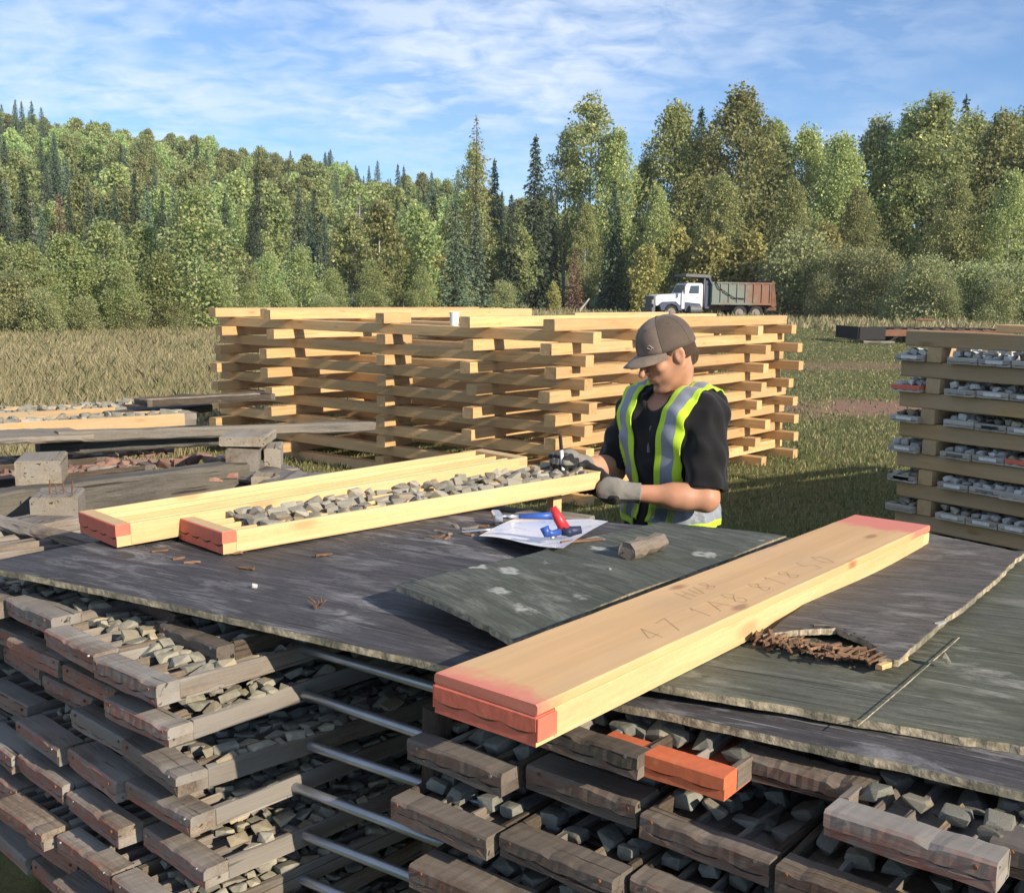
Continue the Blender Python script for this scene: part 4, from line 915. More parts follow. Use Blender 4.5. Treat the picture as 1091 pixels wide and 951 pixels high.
# hillside forest --------------------------------------------------
asp = [joined('aspen_tree', decid(500+i, 11, 2.5, .22, 80, 84, .34), M['bark_pale'], M['leaf_hill']) for i in range(6)]
asp2 = [joined('aspen_tree', decid(520+i, 11, 2.3, .25, 70, 80, .33), M['bark_pale'], M['leaf_olive']) for i in range(3)]
sprh = [joined('spruce_tree', spruce(540+i, 13, 1.7+.2*i, .05, .9, .5, nper=9), M['bark_dark'], M['needle' if i < 2 else 'needle_lt']) for i in range(4)]
placed = []; na = ns = 0; tries = 0
r = random.Random(21)
while tries < 40000 and (na < 285 or ns < 165):
    tries += 1; y = 66+(265-66)*r.random()**.8; az = r.uniform(-.50, .08) if y > 120 else r.uniform(-.50, .02); x = az*y
    # density of visible slope: nearer slopes are denser on the screen
    dmin = 4.2 if y < 110 else 5.0
    if y > 225: dmin = 4.4
    if any((x-a)**2+(y-b)**2 < dmin*dmin for a, b in placed): continue
    isS = (math.sin(x*.09+y*.05)+math.sin(y*.083-x*.04)+r.gauss(0, .55)+(.9 if -.20 < az < -.02 and y < 150 else 0)+(.2 if y > 245 else 0)) > .85
    if isS and ns >= 165 or not isS and na >= 285: continue
    placed.append((x, y)); z = float(ground_z(x, y))-.15
    if isS:
        ns += 1; me = r.choice(sprh); s = r.uniform(.45, .88) if y > 100 else r.uniform(.5, .75); o = link('spruce_tree', me, None, (x, y, z), (0, 0, r.uniform(0, 6.28)), (s*r.uniform(.85, 1.15),)*2+(s,)); tag(o, 'dark pointed spruce growing among the aspens on the forested hillside', 'tree', 'spruces on the hillside')
    else:
        na += 1; me = r.choice(asp+asp2); s = r.uniform(.55, .85) if y > 95 else r.uniform(.45, .65); o = link('aspen_tree', me, None, (x, y, z), (0, 0, r.uniform(0, 6.28)), (s*r.uniform(.9, 1.25),)*2+(s,)); tag(o, 'round green leafy tree growing on the forested hillside', 'tree', 'leafy trees on the hillside')
print('hill', na, ns, tries)
# far wood behind, one mass, low in detail
cnt = 0; Vb = []
for i in range(150):
    x = r.uniform(-175, 200); y = r.uniform(268, 300); s = r.uniform(.6, .95); g = asp[i % 6] if r.random() < .75 else sprh[i % 4]
    if g in sprh: s *= .9
    Vb.append((g, x, y, float(ground_z(x, y)), s))
av, am = [], []
for g, x, y, z, s in Vb:
    q = np.zeros(len(g.vertices)*3); g.vertices.foreach_get('co', q); q = q.reshape(-1, 3)[-6000:]; q = q[:len(q)//4*4]*s+np.array([x, y, z]); av.append(q); am.append(np.full(len(q)//4, 0 if g in asp else 1))
o = link('far_wood', np_mesh('far_wood', np.vstack(av), 4, [M['leaf_hill'], M['needle']], np.concatenate(am))); tag(o, 'distant wood closing the view behind the hillside and the tree line', 'wood', None, 'stuff')

# nearer trees -----------------------------------------------------
pop = [parts_of(decid(600+i, 18, 3.6, .13, 230, 84, .255, lean=.025, csz=.14), M['bark_pale' if i % 2 else 'bark_dark'], M['leaf_olive']) for i in range(5)]
pop2 = [parts_of(decid(610+i, 18, 2.9, .28, 110, 74, .245, lean=.03, csz=.14, two=True), M['bark_pale'], M['leaf_olive']) for i in range(2)]
sap = [parts_of(decid(620+i, 6, 1.6, .05, 110, 80, .13, lean=.05, csz=.19, trunk_r=.05), M['bark_pale'], M['leaf_bright']) for i in range(4)]
bsh = [parts_of(decid(630+i, 4, 2.0, .0, 120, 80, .13, prof=lambda t: math.cos(t*1.45)**.6, lean=.05, csz=.22, trunk_r=.04), M['bark_dark'], M['leaf_willow'], 'foliage') for i in range(3)]
yel = [parts_of(decid(640+i, 7, 1.7, .05, 80, 60, .26, csz=.2, trunk_r=.06), M['bark_pale'], M['leaf_yellow']) for i in range(2)]
spr = [parts_of(spruce(650+i, 15, 2.5-.2*i, .04, 1.1, .55), M['bark_dark'], M['needle' if i < 2 else 'needle_lt']) for i in range(3)]
lar = parts_of(spruce(660, 17, 2.6, .30, .8, .42, .05, .25, 10), M['bark_dark'], M['larch'])
dead = parts_of(spruce(661, 13, 1.7, .10, .8, .30, .35, .2, 6), M['bark_pale'], M['deadneedle'])
rusty = parts_of(spruce(662, 8, 1.7, .05, .8, .40, .3, .1, 8), M['bark_dark'], M['rustneedle'])
def tree(name, pr, H0, u, v, y, label, group=None, wide=1.0, cat='tree', dz=0, crown='crown'):
    """crown top at photo pixel (u,v), standing on the ground at distance y"""
    p = at_y(u, v, y); z0 = float(ground_z(p.x, y)); h = (p.z-z0); s = h/H0
    t = thing(name, label, cat, (p.x, y, z0-.05+dz), r.uniform(0, 6.28), group); t.scale = (s*wide, s*wide, s)
    for nm, me in zip(('trunk', crown), pr): link(nm, me, t)
    return t
RT = 'trees of the right tree line'
big = [(505, 152, 92, 'pop2', .8), (462, 205, 78, 'spr', 1.0), (527, 168, 96, 'spr', .9), (545, 205, 80, 'spr', .9), (630, 100, 90, 'pop2', 1.05), (604, 140, 93, 'pop2', .85), (660, 140, 88, 'pop', .8), (690, 165, 92, 'pop', .75), (722, 108, 90, 'pop', .95), (757, 150, 96, 'pop', .8),
       (790, 98, 88, 'pop', 1.05), (826, 132, 92, 'pop', .9), (862, 135, 90, 'pop', .85), (900, 142, 86, 'pop', .9), (938, 128, 90, 'pop', 1.0), (975, 118, 88, 'pop', .95), (1003, 104, 86, 'pop', 1.1), (1040, 120, 90, 'pop', .9), (1072, 118, 86, 'pop', 1.0), (1108, 100, 88, 'pop', 1.0), (1145, 120, 84, 'pop', 1.0),
       (700, 200, 82, 'pop', .8), (770, 185, 82, 'pop', .9), (845, 190, 81, 'pop', .9), (915, 200, 80, 'pop', .9), (1020, 190, 80, 'pop', 1.0), (1080, 185, 79, 'pop', 1.0), (655, 190, 84, 'spr', .9), (625, 215, 84, 'pop', .7), (588, 200, 86, 'spr', .9), (890, 150, 98, 'pop', 1), (960, 150, 97, 'pop', 1), (740, 150, 99, 'pop', 1), (1055, 145, 97, 'pop', 1), (1190, 110, 88, 'pop', 1), (1240, 125, 84, 'pop', 1), (1290, 118, 90, 'pop', 1), (1345, 130, 86, 'pop', 1), (1400, 120, 89, 'pop', 1), (1215, 190, 80, 'pop', 1), (1270, 185, 79, 'pop', 1), (1330, 195, 80, 'pop', 1), (-60, 150, 92, 'pop', 1), (-120, 165, 88, 'pop', 1), (810, 140, 98, 'pop', 1), (680, 175, 98, 'spr', 1), (560, 230, 90, 'pop', .8), (483, 215, 84, 'pop', .7)]
rowof = lambda y: 'front row' if y < 85 else ('back row' if y > 95 else 'main row')
for i, (u, v, y, k, w) in enumerate(big):
    nmx = {'pop': 'tall olive poplar', 'pop2': 'thin pale-trunked poplar', 'spr': 'dark green spruce'}[k]
    rank = sorted(q[0] for q in big if q[3] == k and rowof(q[2]) == rowof(y)).index(u); where = f'{NTH[rank]} from the left, {rowof(y)} of the right tree line'
    pr, H0 = (pop[i % 5], 18) if k == 'pop' else ((pop2[i % 2], 18) if k == 'pop2' else (spr[i % 3], 15))
    tree('spruce_tree' if k == 'spr' else 'poplar_tree', pr, H0, u, v, y, f'{nmx}, {where}', RT, w)
tree('spruce_tree', spr[0], 15, 571, 142, 84, 'tall dark narrow spruce, the most pointed one left of the man', None, .95)
tree('spruce_tree', spr[1], 15, 748, 112, 97, 'dark spruce top showing between two tall poplars above the truck', None, .8)
tree('spruce_tree', spr[0], 15, 1030, 100, 100, 'dark spruce top showing above the poplars at the right', None, .8)
tree('larch_tree', lar, 17, 508, 122, 90, 'sparse yellow green larch standing highest at the left end of the tree line', None, 1.0)
tree('dead_spruce', dead, 13, 383, 205, 98, 'dead grey bare spruce on the foot of the hillside', None, 1.1)
tree('dead_spruce', dead, 13, 33, 210, 92, 'dead grey brown tree among the green ones at the left', None, 1.3)
tree('rusty_spruce', rusty, 8, 613, 262, 82, 'rusty brown dying spruce at the foot of the pale poplar', None, 1.0)
tree('rusty_spruce', rusty, 8, 62, 205, 96, 'rusty brown dying tree on the hill at the left', None, 1.0)
SAPL = [(205, 198, 44, 1.1), (150, 240, 46, 1.2), (110, 236, 43, 1.3), (72, 248, 42, 1.3), (30, 258, 41, 1.3), (-8, 250, 42, 1.3), (250, 262, 50, 1.2), (285, 270, 55, 1.2), (175, 268, 43, 1.2), (225, 280, 45, 1.2), (130, 282, 41, 1.1), (320, 262, 62, 1.2), (355, 285, 64, 1.2), (395, 278, 66, 1.1), (430, 262, 70, 1.1), (50, 285, 40, 1.2), (265, 300, 47, 1.1), (450, 285, 66, 1.0), (-40, 240, 43, 1.3)]
for i, (u, v, y, w) in enumerate(SAPL):
    lab = 'young pale stemmed birch, tallest of the saplings at the left' if i == 0 else f'bright green sapling in the left thicket, {NTH[[q[0] for q in sorted(SAPL)].index(u)]} stem from the left'
    tree('birch_sapling', sap[i % 4], 6, u, v, y, lab, None if i == 0 else 'saplings at the left edge of the meadow', w)
BUSH = [(10, 290, 39, 1.0), (45, 310, 38.5, 1), (90, 318, 40, 1), (140, 320, 41, 1), (190, 322, 42.5, 1), (235, 318, 45, 1), (-25, 300, 38, 1), (300, 312, 55, 1.1), (345, 315, 60, 1.1), (400, 312, 66, 1.1), (440, 310, 68, 1), (490, 296, 74, 1), (535, 300, 76, 1)]
for i, (u, v, y, w) in enumerate(BUSH):
    tree('willow_bush', bsh[i % 3], 4, u, v, y, f'low grey green bush below the left thicket, {NTH[[q[0] for q in sorted(BUSH)].index(u)]} from the left', 'bushes below the left thicket', w, 'bush', crown='foliage')
WILL = [(990, 275, 66, 1.1), (1040, 282, 66, 1.1), (1085, 285, 64, 1.1), (935, 268, 70, 1.0), (900, 268, 73, 1.1), (860, 255, 76, 1), (1125, 280, 64, 1), (960, 300, 66, .9), (880, 296, 71, .9), (835, 275, 77, 1), (1010, 300, 64, .9), (1065, 300, 63, .9)]
for i, (u, v, y, w) in enumerate(WILL):
    tree('willow_bush', bsh[i % 3], 4, u, v, y, f'rounded grey green willow bush before the right tree line, {NTH[[q[0] for q in sorted(WILL)].index(u)]} from the left', 'willow bushes before the right tree line', w, 'bush', crown='foliage')
YEL = [(465, 270, 74, 1), (445, 255, 82, .8), (760, 250, 80, 1.1), (800, 248, 80, 1.1), (718, 240, 82, 1), (690, 262, 80, 1), (880, 240, 79, 1), (590, 300, 80, .8)]
for i, (u, v, y, w) in enumerate(YEL):
    tree('yellow_sapling', yel[i % 2], 7, u, v, y, f'yellowing sapling at the foot of the tree line, {NTH[[q[0] for q in sorted(YEL)].index(u)]} from the left', 'yellowing saplings', w)
p = at_y(612, 338, 76); mb = MB(); mb.tube([p, at_y(628, 318, 76)], [.10, .05], 7); o = mb.build('leaning_snag', M['bark_pale']); tag(o, 'short pale broken trunk leaning at the forest foot behind the crib', 'snag')

# ------------------------------------------------------------------ dump truck
TY = 70.0; tp_ = at_y(691, 343, TY); tp_.z = float(ground_z(tp_.x, TY))-.02
tr_ = thing('dump_truck', 'old white and blue dump truck with a rusty green box parked before the trees', 'truck', tp_, R(11)); tr_.scale = (.93,)*3
M['tr_white'] = plain('chalky_white_paint', (.68, .70, .72), .5, .4, 0, .12, 3); M['tr_blue'] = plain('dark_blue_paint', (.045, .06, .11), .5, .4, 0, .15, 4)
M['tr_glass'] = plain('dark_window_glass', (.05, .075, .11), .12, .6, 0, .05); M['tr_grey'] = plain('dull_grey_metal', (.13, .135, .14), .6, .4, .2, .2, 5)
def box_paint():
    t = NT('rusting_green_paint'); v = t.n('TexCoord').outputs['Object']; n = t.noise(v, 1.3, 6, .65); sx = t.n('SeparateXYZ'); t.set(sx.inputs[0], v)
    f = t.math('ADD', n, t.rng(sx.outputs[0], 3.8, 8.4, -.22, .2)); c = t.mix(t.rng(f, .40, .60), (.17, .20, .175), (.21, .115, .075)); return t.done(c, .75, .3)
M['tr_box'] = box_paint(); M['rustm'] = plain('rusty_metal', (.17, .085, .055), .8, .2, 0, .35, 3); M['tyre'] = plain('dusty_tyre', (.035, .034, .033), .9, .2, 0, .2); M['rim'] = plain('dusty_rim', (.22, .20, .18), .7, .3, .2, .2)
def tprism(name, poly, y0, y1, m, par=None, bev=.02): mb = MB(); mb.prism(poly, y0, y1); return mb.build(name, M[m] if isinstance(m, str) else m, par or tr_, bevel=bev)
tprism('hood', [(.15, .95), (.12, 1.55), (.3, 1.66), (2.05, 1.80), (2.05, 1.0)], -.95, .95, 'tr_white')
mb = MB(); mb.box((.06, 0, 1.2), (.16, 1.9, .80)); gr = mb.build('grille', M['tr_grey'], tr_, bevel=.02)
mb = MB(); mb.box((-.08, 0, .66), (.26, 2.4, .34)); mb.build('bumper', M['tr_grey'], tr_, bevel=.03)
for s in (-1, 1):
    mb = MB(); mb.box((-.04, s*.82, 1.2), (.06, .26, .3)); mb.build('headlight', M['label'], tr_, bevel=.02)
    mb = MB(); mb.prism([(.45, .62), (.35, 1.0), (.6, 1.22), (1.5, 1.25), (1.85, .95), (1.95, .62), (1.7, .62), (1.55, .95), (1.2, 1.08), (.9, 1.0), (.75, .8), (.7, .62)], s*.88 if s < 0 else .88, s*1.22); mb.build('fender', M['tr_blue'], tr_, bevel=.02)
cab = tprism('cab', [(1.95, .75), (1.95, 1.78), (2.25, 2.42), (2.4, 2.50), (3.35, 2.50), (3.45, 2.40), (3.45, .75)], -1.05, 1.05, 'tr_white')
mb = MB(); mb.prism([(1.985, 1.84), (2.225, 2.36), (2.21, 2.37), (1.97, 1.85)], -.9, .9); mb.build('windshield', M['tr_glass'], tr_)
for s in (-1, 1):
    d = tprism('door', [(2.2, .82), (2.12, 1.75), (2.38, 2.40), (3.28, 2.42), (3.28, .82)], s*1.052, s*1.075, 'tr_white', None, 0)
    mb = MB(); mb.prism([(2.42, 1.80), (2.55, 2.32), (3.15, 2.34), (3.15, 1.80)], s*1.077, s*1.085); mb.build('window', M['tr_glass'], d)
    mb = MB(); mb.box((3.05, s*1.085, 1.55), (.16, .03, .05)); mb.build('handle', M['tr_grey'], d)
    mb = MB(); mb.prism([(2.2, .60), (2.2, 1.22), (3.3, 1.12), (3.3, .60)], s*1.078, s*1.10); mb.build('blue_stripe', M['tr_blue'], d)
    mb = MB(); mb.tube([(2.2, s*1.1, 2.2), (2.0, s*1.42, 2.2)], .02, 6); mb.box((1.98, s*1.42, 2.02), (.06, .2, .5)); mb.build('mirror', M['tr_grey'], tr_)
    mb = MB(); mb.tube([(2.5, s*1.16, .72), (3.3, s*1.16, .72)], .28, 14); mb.build('fuel_tank', M['tr_grey'], tr_, smooth=False)
mb = MB()
for k in range(5): mb.box((2.45, -.7+.35*k, 2.54), (.12, .12, .07))
mb.build('roof_light', M['tr_grey'], tr_)
mb = MB(); mb.tube([(3.55, -1.0, .9), (3.55, -1.0, 2.9)], .07, 8); mb.build('exhaust_stack', M['tr_grey'], tr_, smooth=True)
mb = MB(); mb.box((5.0, -.4, .82), (8.2, .12, .24)); mb.box((5.0, .4, .82), (8.2, .12, .24)); mb.build('chassis', M['rustm'], tr_)
# box: open top, with ribs, cab guard, tailgate
mb = MB(); x0, x1, zb, zt = 4.0, 8.35, 1.15, 2.55
mb.box(((x0+x1)/2, 0, zb+.04), (x1-x0, 2.3, .08))
for s in (-1, 1): mb.box(((x0+x1)/2, s*1.18, (zb+zt)/2+.0), (x1-x0, .06, zt-zb)); mb.box(((x0+x1)/2, s*1.2, zt), (x1-x0+.1, .14, .10)); mb.box(((x0+x1)/2, s*1.2, zb), (x1-x0, .12, .14))
mb.box((x0+.03, 0, 1.95), (.06, 2.3, 1.7)); bd = mb.build('dump_box', M['tr_box'], tr_)
for k in range(8):
    for s in (-1, 1): mb = MB(); mb.box((x0+.08+k*(x1-x0-.16)/7, s*1.235, (zb+zt)/2), (.09, .08, zt-zb-.1)); mb.build('rib', M['tr_box'], bd)
mb = MB(); mb.prism([(x1, 1.0), (x1, 2.72), (x1+.18, 2.72), (x1+.42, 1.05), (x1+.2, .92)], -1.24, 1.24); mb.build('tailgate', M['rustm'], tr_, bevel=.02)
mb = MB(); mb.prism([(2.15, 2.92), (2.15, 3.12), (3.9, 3.08), (4.12, 2.5), (3.98, 2.5), (3.8, 2.86)], -1.15, 1.15); mb.build('cab_guard', M['tr_grey'], tr_, bevel=.02)
mb = MB(); mb.box((3.80, 0, 1.75), (.3, 2.0, 1.9)); mb.build('gap_slab', M['tr_blue'], tr_)  # dark slab added to fill the gap between cab and box
mb = MB(); mb.tube([(4.05, -1.30, 2.95), (4.5, -1.32, 2.2), (5.6, -1.32, 1.55), (6.4, -1.30, 1.5)], .035, 6); mb.build('tarp_arm', M['black'], tr_)
mb = MB(); mb.timber(2.0, 1.9, .25, (6.0, 0, 2.30), .05, .03, 6); mb.build('load', M['darkwood'], tr_)
def wheel(x, s, rr=.52):
    w = MB(); ring = lambda yy, ra: [Vector((x+ra*math.cos(a), yy, rr+ra*math.sin(a))) for a in [2*math.pi*k/24 for k in range(24)]]
    y0 = s*.72; y1 = s*1.12; w.rings([ring(y0, rr*.6), ring(y0, rr*.92), ring(y0+s*.04, rr), ring(y1-s*.04, rr), ring(y1, rr*.92), ring(y1, rr*.62), ring(y1-s*.05, rr*.58)], caps=False); ty = w.build('wheel', M['tyre'], tr_, smooth=False)
    w = MB(); w.rings([ring(y1-s*.04, rr*.60), ring(y1-s*.08, rr*.45), ring(y1-s*.10, rr*.3), ring(y1+s*.01, rr*.24), ring(y1+s*.02, rr*.05)]); w.build('rim', M['rim'], ty)
for s in (-1, 1):
    for x in (1.25, 6.15, 7.35): wheel(x, s)
    mb = MB(); mb.box((7.95, s*.95, .62), (.03, .5, .6)); mb.build('mud_flap', M['black'], tr_)

# ------------------------------------------------------------------ rusty low trailer
q_ = at_y(903, 361, 41); q_.z = 0
tl_ = thing('flat_trailer', 'low rusty flat trailer frame standing on the grass behind the right tray stack', 'trailer', q_, R(8))
mb = MB()
for s in (-1, 1): mb.box((3.0, s*.9, .48), (6.0, .10, .24))
for k in range(7): mb.box((.15+k*.95, 0, .46), (.08, 1.7, .16))
mb.build('frame', M['rustm'], tl_)
mb = MB(); mb.box((.5, -.96, .46), (1.0, .06, .46)); mb.box((-.03, 0, .46), (.05, 1.9, .46)); mb.build('dark_side_panel', M['black'], tl_)
mb = MB(); mb.timber(1.2, .3, .08, (.1, -1.0, .10), .01, .01, 6); mb.build('step_plank', M['oldwood'], tl_)
for k in range(9): mb = MB(); mb.timber(1.85, .28, .05, (0, 0, 0), .008, .006, 5); o = mb.build('deck_board', M['darkwood'], tl_, (1.5+.5*k, -.92, .602), (0, 0, R(90)))
for s in (-1, 1):
    for x in (2.1, 3.0):
        w = MB(); ring = lambda yy, ra: [Vector((x+ra*math.cos(a), yy, .27+ra*math.sin(a))) for a in [2*math.pi*k/18 for k in range(18)]]
        w.rings([ring(s*.62, .15), ring(s*.62, .24), ring(s*.66, .27), ring(s*.78, .27), ring(s*.82, .24), ring(s*.82, .14)]); w.build('wheel', M['tyre'], tl_)
mb = MB(); mb.tube([(2.5, -.3, .62), (2.5, -.3, .95), (3.2, -.3, .95)], .05, 6); mb.build('hitch_arm', M['rustm'], tl_)

HAZE = .0003
# ------------------------------------------------------------------ light and sky
SUN_AZ, SUN_EL = 133.0, 24.0     # degrees clockwise from the viewing direction
sa = R(SUN_AZ); sv = Vector((math.sin(sa)*math.cos(R(SUN_EL)), math.cos(sa)*math.cos(R(SUN_EL)), math.sin(R(SUN_EL))))
sl = bpy.data.lights.new('sun', 'SUN'); sl.energy = 5.0; sl.angle = R(.5); sl.color = (1, .86, .68); so = bpy.data.objects.new('sun', sl); col.objects.link(so)
so.rotation_euler = (-sv).to_track_quat('-Z', 'Y').to_euler(); so.location = (20, -20, 30)
w = bpy.data.worlds.new('World'); sc.world = w; w.use_nodes = True; t = w.node_tree; bg = t.nodes['Background']
class WT(NT):
    def __init__(s, tree): s.t = tree
W_ = WT(t); sky = W_.n('TexSky', sky_type='NISHITA'); sky.sun_disc = False; sky.sun_elevation = R(SUN_EL); sky.sun_rotation = sa; sky.air_density = 1.0; sky.dust_density = .0; sky.ozone_density = 4.5; sky.altitude = 300
d = W_.n('TexCoord').outputs['Generated']; sx = W_.n('SeparateXYZ'); W_.set(sx.inputs[0], d); zz = W_.math('ADD', W_.math('MAXIMUM', sx.outputs[2], 0), .20)
cx = W_.math('DIVIDE', sx.outputs[0], zz); cy = W_.math('DIVIDE', sx.outputs[1], zz); cb = W_.n('CombineXYZ'); W_.set(cb.inputs[0], cx); W_.set(cb.inputs[1], cy)
big_ = W_.noise(W_.vmul(cb.outputs[0], (.9, .7, 1)), 1.0, 3, .5); rip = W_.noise(W_.vmul(cb.outputs[0], (9.0, 11.0, 1)), 1, 6, .58, .4); fin = W_.noise(W_.vmul(cb.outputs[0], (2.4, 3.0, 1)), 1.0, 5, .55, .4)
SKY_K = 1.0
lft = W_.rng(cx, .9, -1.0, .05, .19)        # the veil thickens toward the left of the view
veil = W_.rng(W_.math('ADD', big_, lft), .42, .66, 0, 1); patt = W_.rng(W_.math('ADD', W_.math('MULTIPLY', rip, .6), W_.math('MULTIPLY', fin, .5)), .44, .66, .15, 1)
low = W_.rng(sx.outputs[2], .03, .16, .25, 1)
tint = W_.mix(1.0, sky.outputs[0], (.84, .97, 1.12), 'MULTIPLY')
cl = W_.math('MULTIPLY', W_.math('MULTIPLY', veil, patt), low)
cc = W_.mix(W_.math('MULTIPLY', cl, .70), tint, (7.0, 7.6, 8.4)); W_.set(bg.inputs[0], cc); bg.inputs[1].default_value = .094
sc.view_settings.view_transform = 'Standard'; sc.view_settings.look = 'None'; sc.view_settings.exposure = .60; sc.view_settings.gamma = 1; sc.view_settings.use_curve_mapping = False
sc.render.engine = 'CYCLES'

# ------------------------------------------------------------------ added haze volume, lifts shadows and softens the far forest
if HAZE:
    hm_ = bpy.data.materials.new('added_haze'); hm_.use_nodes = True; ht = hm_.node_tree; ht.nodes.remove(ht.nodes['Principled BSDF']); pv = ht.nodes.new('ShaderNodeVolumePrincipled')
    pv.inputs['Color'].default_value = (.85, .90, 1, 1); pv.inputs['Density'].default_value = HAZE; pv.inputs['Anisotropy'].default_value = .2
    ht.links.new(pv.outputs[0], ht.nodes['Material Output'].inputs['Volume'])
    mb = MB(); mb.box((0, 180, 39), (880, 520, 82)); o = mb.build('haze', hm_); tag(o, 'added haze lifting shadows over the whole clearing and hillside', 'haze', None, 'stuff')
# ------------------------------------------------------------------ the man
def lerp(a, b, t): return a+(b-a)*t
class Field:
    def __init__(s, lo, hi, h):
        s.lo = np.array(lo, float); s.h = h; s.n = np.ceil((np.array(hi)-s.lo)/h).astype(int)+1; s.f = np.full(s.n, .05, np.float32)
    def sub(s, lo, hi):
        a = np.clip(np.floor((np.array(lo)-s.lo)/s.h).astype(int), 0, s.n-1); b = np.clip(np.ceil((np.array(hi)-s.lo)/s.h).astype(int)+1, 1, s.n)
        if (b <= a).any(): return None, None
        ax = [s.lo[i]+s.h*np.arange(a[i], b[i]) for i in range(3)]; return tuple(slice(a[i], b[i]) for i in range(3)), np.stack(np.meshgrid(*ax, indexing='ij'), -1)
    def op(s, pr, k=.02, infl=0., mode='u', m=.055):
        lo, hi = pr.box(); sl, P = s.sub(np.array(lo)-m-infl-k, np.array(hi)+m+infl+k)
        if sl is None: return
        d = (pr.dist(P)-infl).astype(np.float32); a = s.f[sl]
        if mode == 'u': hh = np.clip(.5+.5*(a-d)/k, 0, 1); s.f[sl] = a*(1-hh)+d*hh-k*hh*(1-hh)
        else: d = -d; hh = np.clip(.5-.5*(a-d)/k, 0, 1); s.f[sl] = a*(1-hh)+d*hh+k*hh*(1-hh)
    def mesh(s):
        f = s.f; m = f < 0; n = s.n-1
        cnt = np.zeros(n, np.int8)
        for dx in (0, 1):
            for dy in (0, 1):
                for dz in (0, 1): cnt += m[dx:dx+n[0], dy:dy+n[1], dz:dz+n[2]]
        act = np.argwhere((cnt > 0) & (cnt < 8)); idx = np.full(n, -1, np.int32); idx[tuple(act.T)] = np.arange(len(act))
        acc = np.zeros((len(act), 3)); w = np.zeros(len(act)); cs = [(a, b, c) for a in (0, 1) for b in (0, 1) for c in (0, 1)]
        for i, p in enumerate(cs):
            for q in cs[i+1:]:
                if sum(abs(p[k]-q[k]) for k in range(3)) != 1: continue
                fa = f[tuple((act+p).T)]; fb = f[tuple((act+q).T)]; c = (fa < 0) != (fb < 0); t = np.where(c, fa/np.where(c, fa-fb, 1), 0)
                acc[c] += (np.array(p)+(np.array(q)-np.array(p))*t[:, None])[c]; w[c] += 1
        V = s.lo+(act+acc/w[:, None])*s.h; F = []
        for ax in range(3):
            d = [0, 0, 0]; d[ax] = 1; sl0 = tuple(slice(0, s.n[i]-d[i]) for i in range(3)); sl1 = tuple(slice(d[i], s.n[i]) for i in range(3))
            e = np.argwhere(m[sl0] != m[sl1]); u, v = [(1, 2), (2, 0), (0, 1)][ax]; e = e[(e[:, u] > 0) & (e[:, v] > 0) & (e[:, u] < n[u]) & (e[:, v] < n[v])]
            def cell(a, b): c = e.copy(); c[:, u] -= a; c[:, v] -= b; return idx[tuple(c.T)]
            q = np.stack([cell(1, 1), cell(0, 1), cell(0, 0), cell(1, 0)], 1); fl = m[tuple(e.T)]; q[~fl] = q[~fl][:, ::-1]; F.append(q)
        F = np.vstack(F); return V, F[(F >= 0).all(1)]
class Cap:
    def __init__(s, a, b, ra, rb): s.a, s.b, s.ra, s.rb = np.array(a, float), np.array(b, float), ra, rb
    def box(s): r_ = max(s.ra, s.rb); return np.minimum(s.a, s.b)-r_, np.maximum(s.a, s.b)+r_
    def dist(s, P):
        ab = s.b-s.a; t = np.clip(((P-s.a) @ ab)/(ab @ ab+1e-12), 0, 1); return np.linalg.norm(P-s.a-t[..., None]*ab, axis=-1)-(s.ra+(s.rb-s.ra)*t)
class Ell:
    def __init__(s, c, r, Rm=None): s.c, s.r, s.R = np.array(c, float), np.array(r, float), (np.eye(3) if Rm is None else np.array(Rm))
    def box(s): m = s.r.max(); return s.c-m, s.c+m
    def dist(s, P):
        q = (P-s.c) @ s.R; k0 = np.linalg.norm(q/s.r, axis=-1); k1 = np.linalg.norm(q/s.r**2, axis=-1)+1e-9; return k0*(k0-1)/k1
MB0 = np.array((.585, 3.90, 0.)); FA = R(-140)
fv = np.array((math.cos(FA), math.sin(FA), 0)); lv = np.array((-fv[1], fv[0], 0)); Rt = np.stack([fv, lv, (0, 0, 1)], 1)
def T(x, y, z): return MB0+Rt @ np.array((x, y, z), float)
Hm = np.array((Matrix.Rotation(R(-162), 3, 'Z') @ Matrix.Rotation(R(27), 3, 'Y')))
HC = np.array(at_y(710, 378, 3.84)); HC[2] = 1.594
def Hd(x, y, z): return HC+Hm @ np.array((x, y, z), float)
V3 = lambda v: np.array(tuple(v))
SL, SR = T(.02, .175, 1.375), T(.02, -.175, 1.375)
EL, WL_ = V3(at_y(752, 531, 3.655)), None
endB = V3(tB.location)+V3(aa2)*1.45; a3, y3 = V3(aa2), V3(ay2); Zv = np.array((0, 0, 1.))
palmL = V3(at_y(653, 523, 3.665))
WL_ = palmL+(EL-palmL)/np.linalg.norm(EL-palmL)*.062; dEW = EL-WL_
ER, WR = V3(at_y(653, 501, 4.0)), V3(at_y(619, 494, 3.84))
penT = V3(at_y(600, 503, 3.70)); penU = V3(at_y(597, 466, 3.70)); palmR = V3(at_y(604, 489, 3.765))
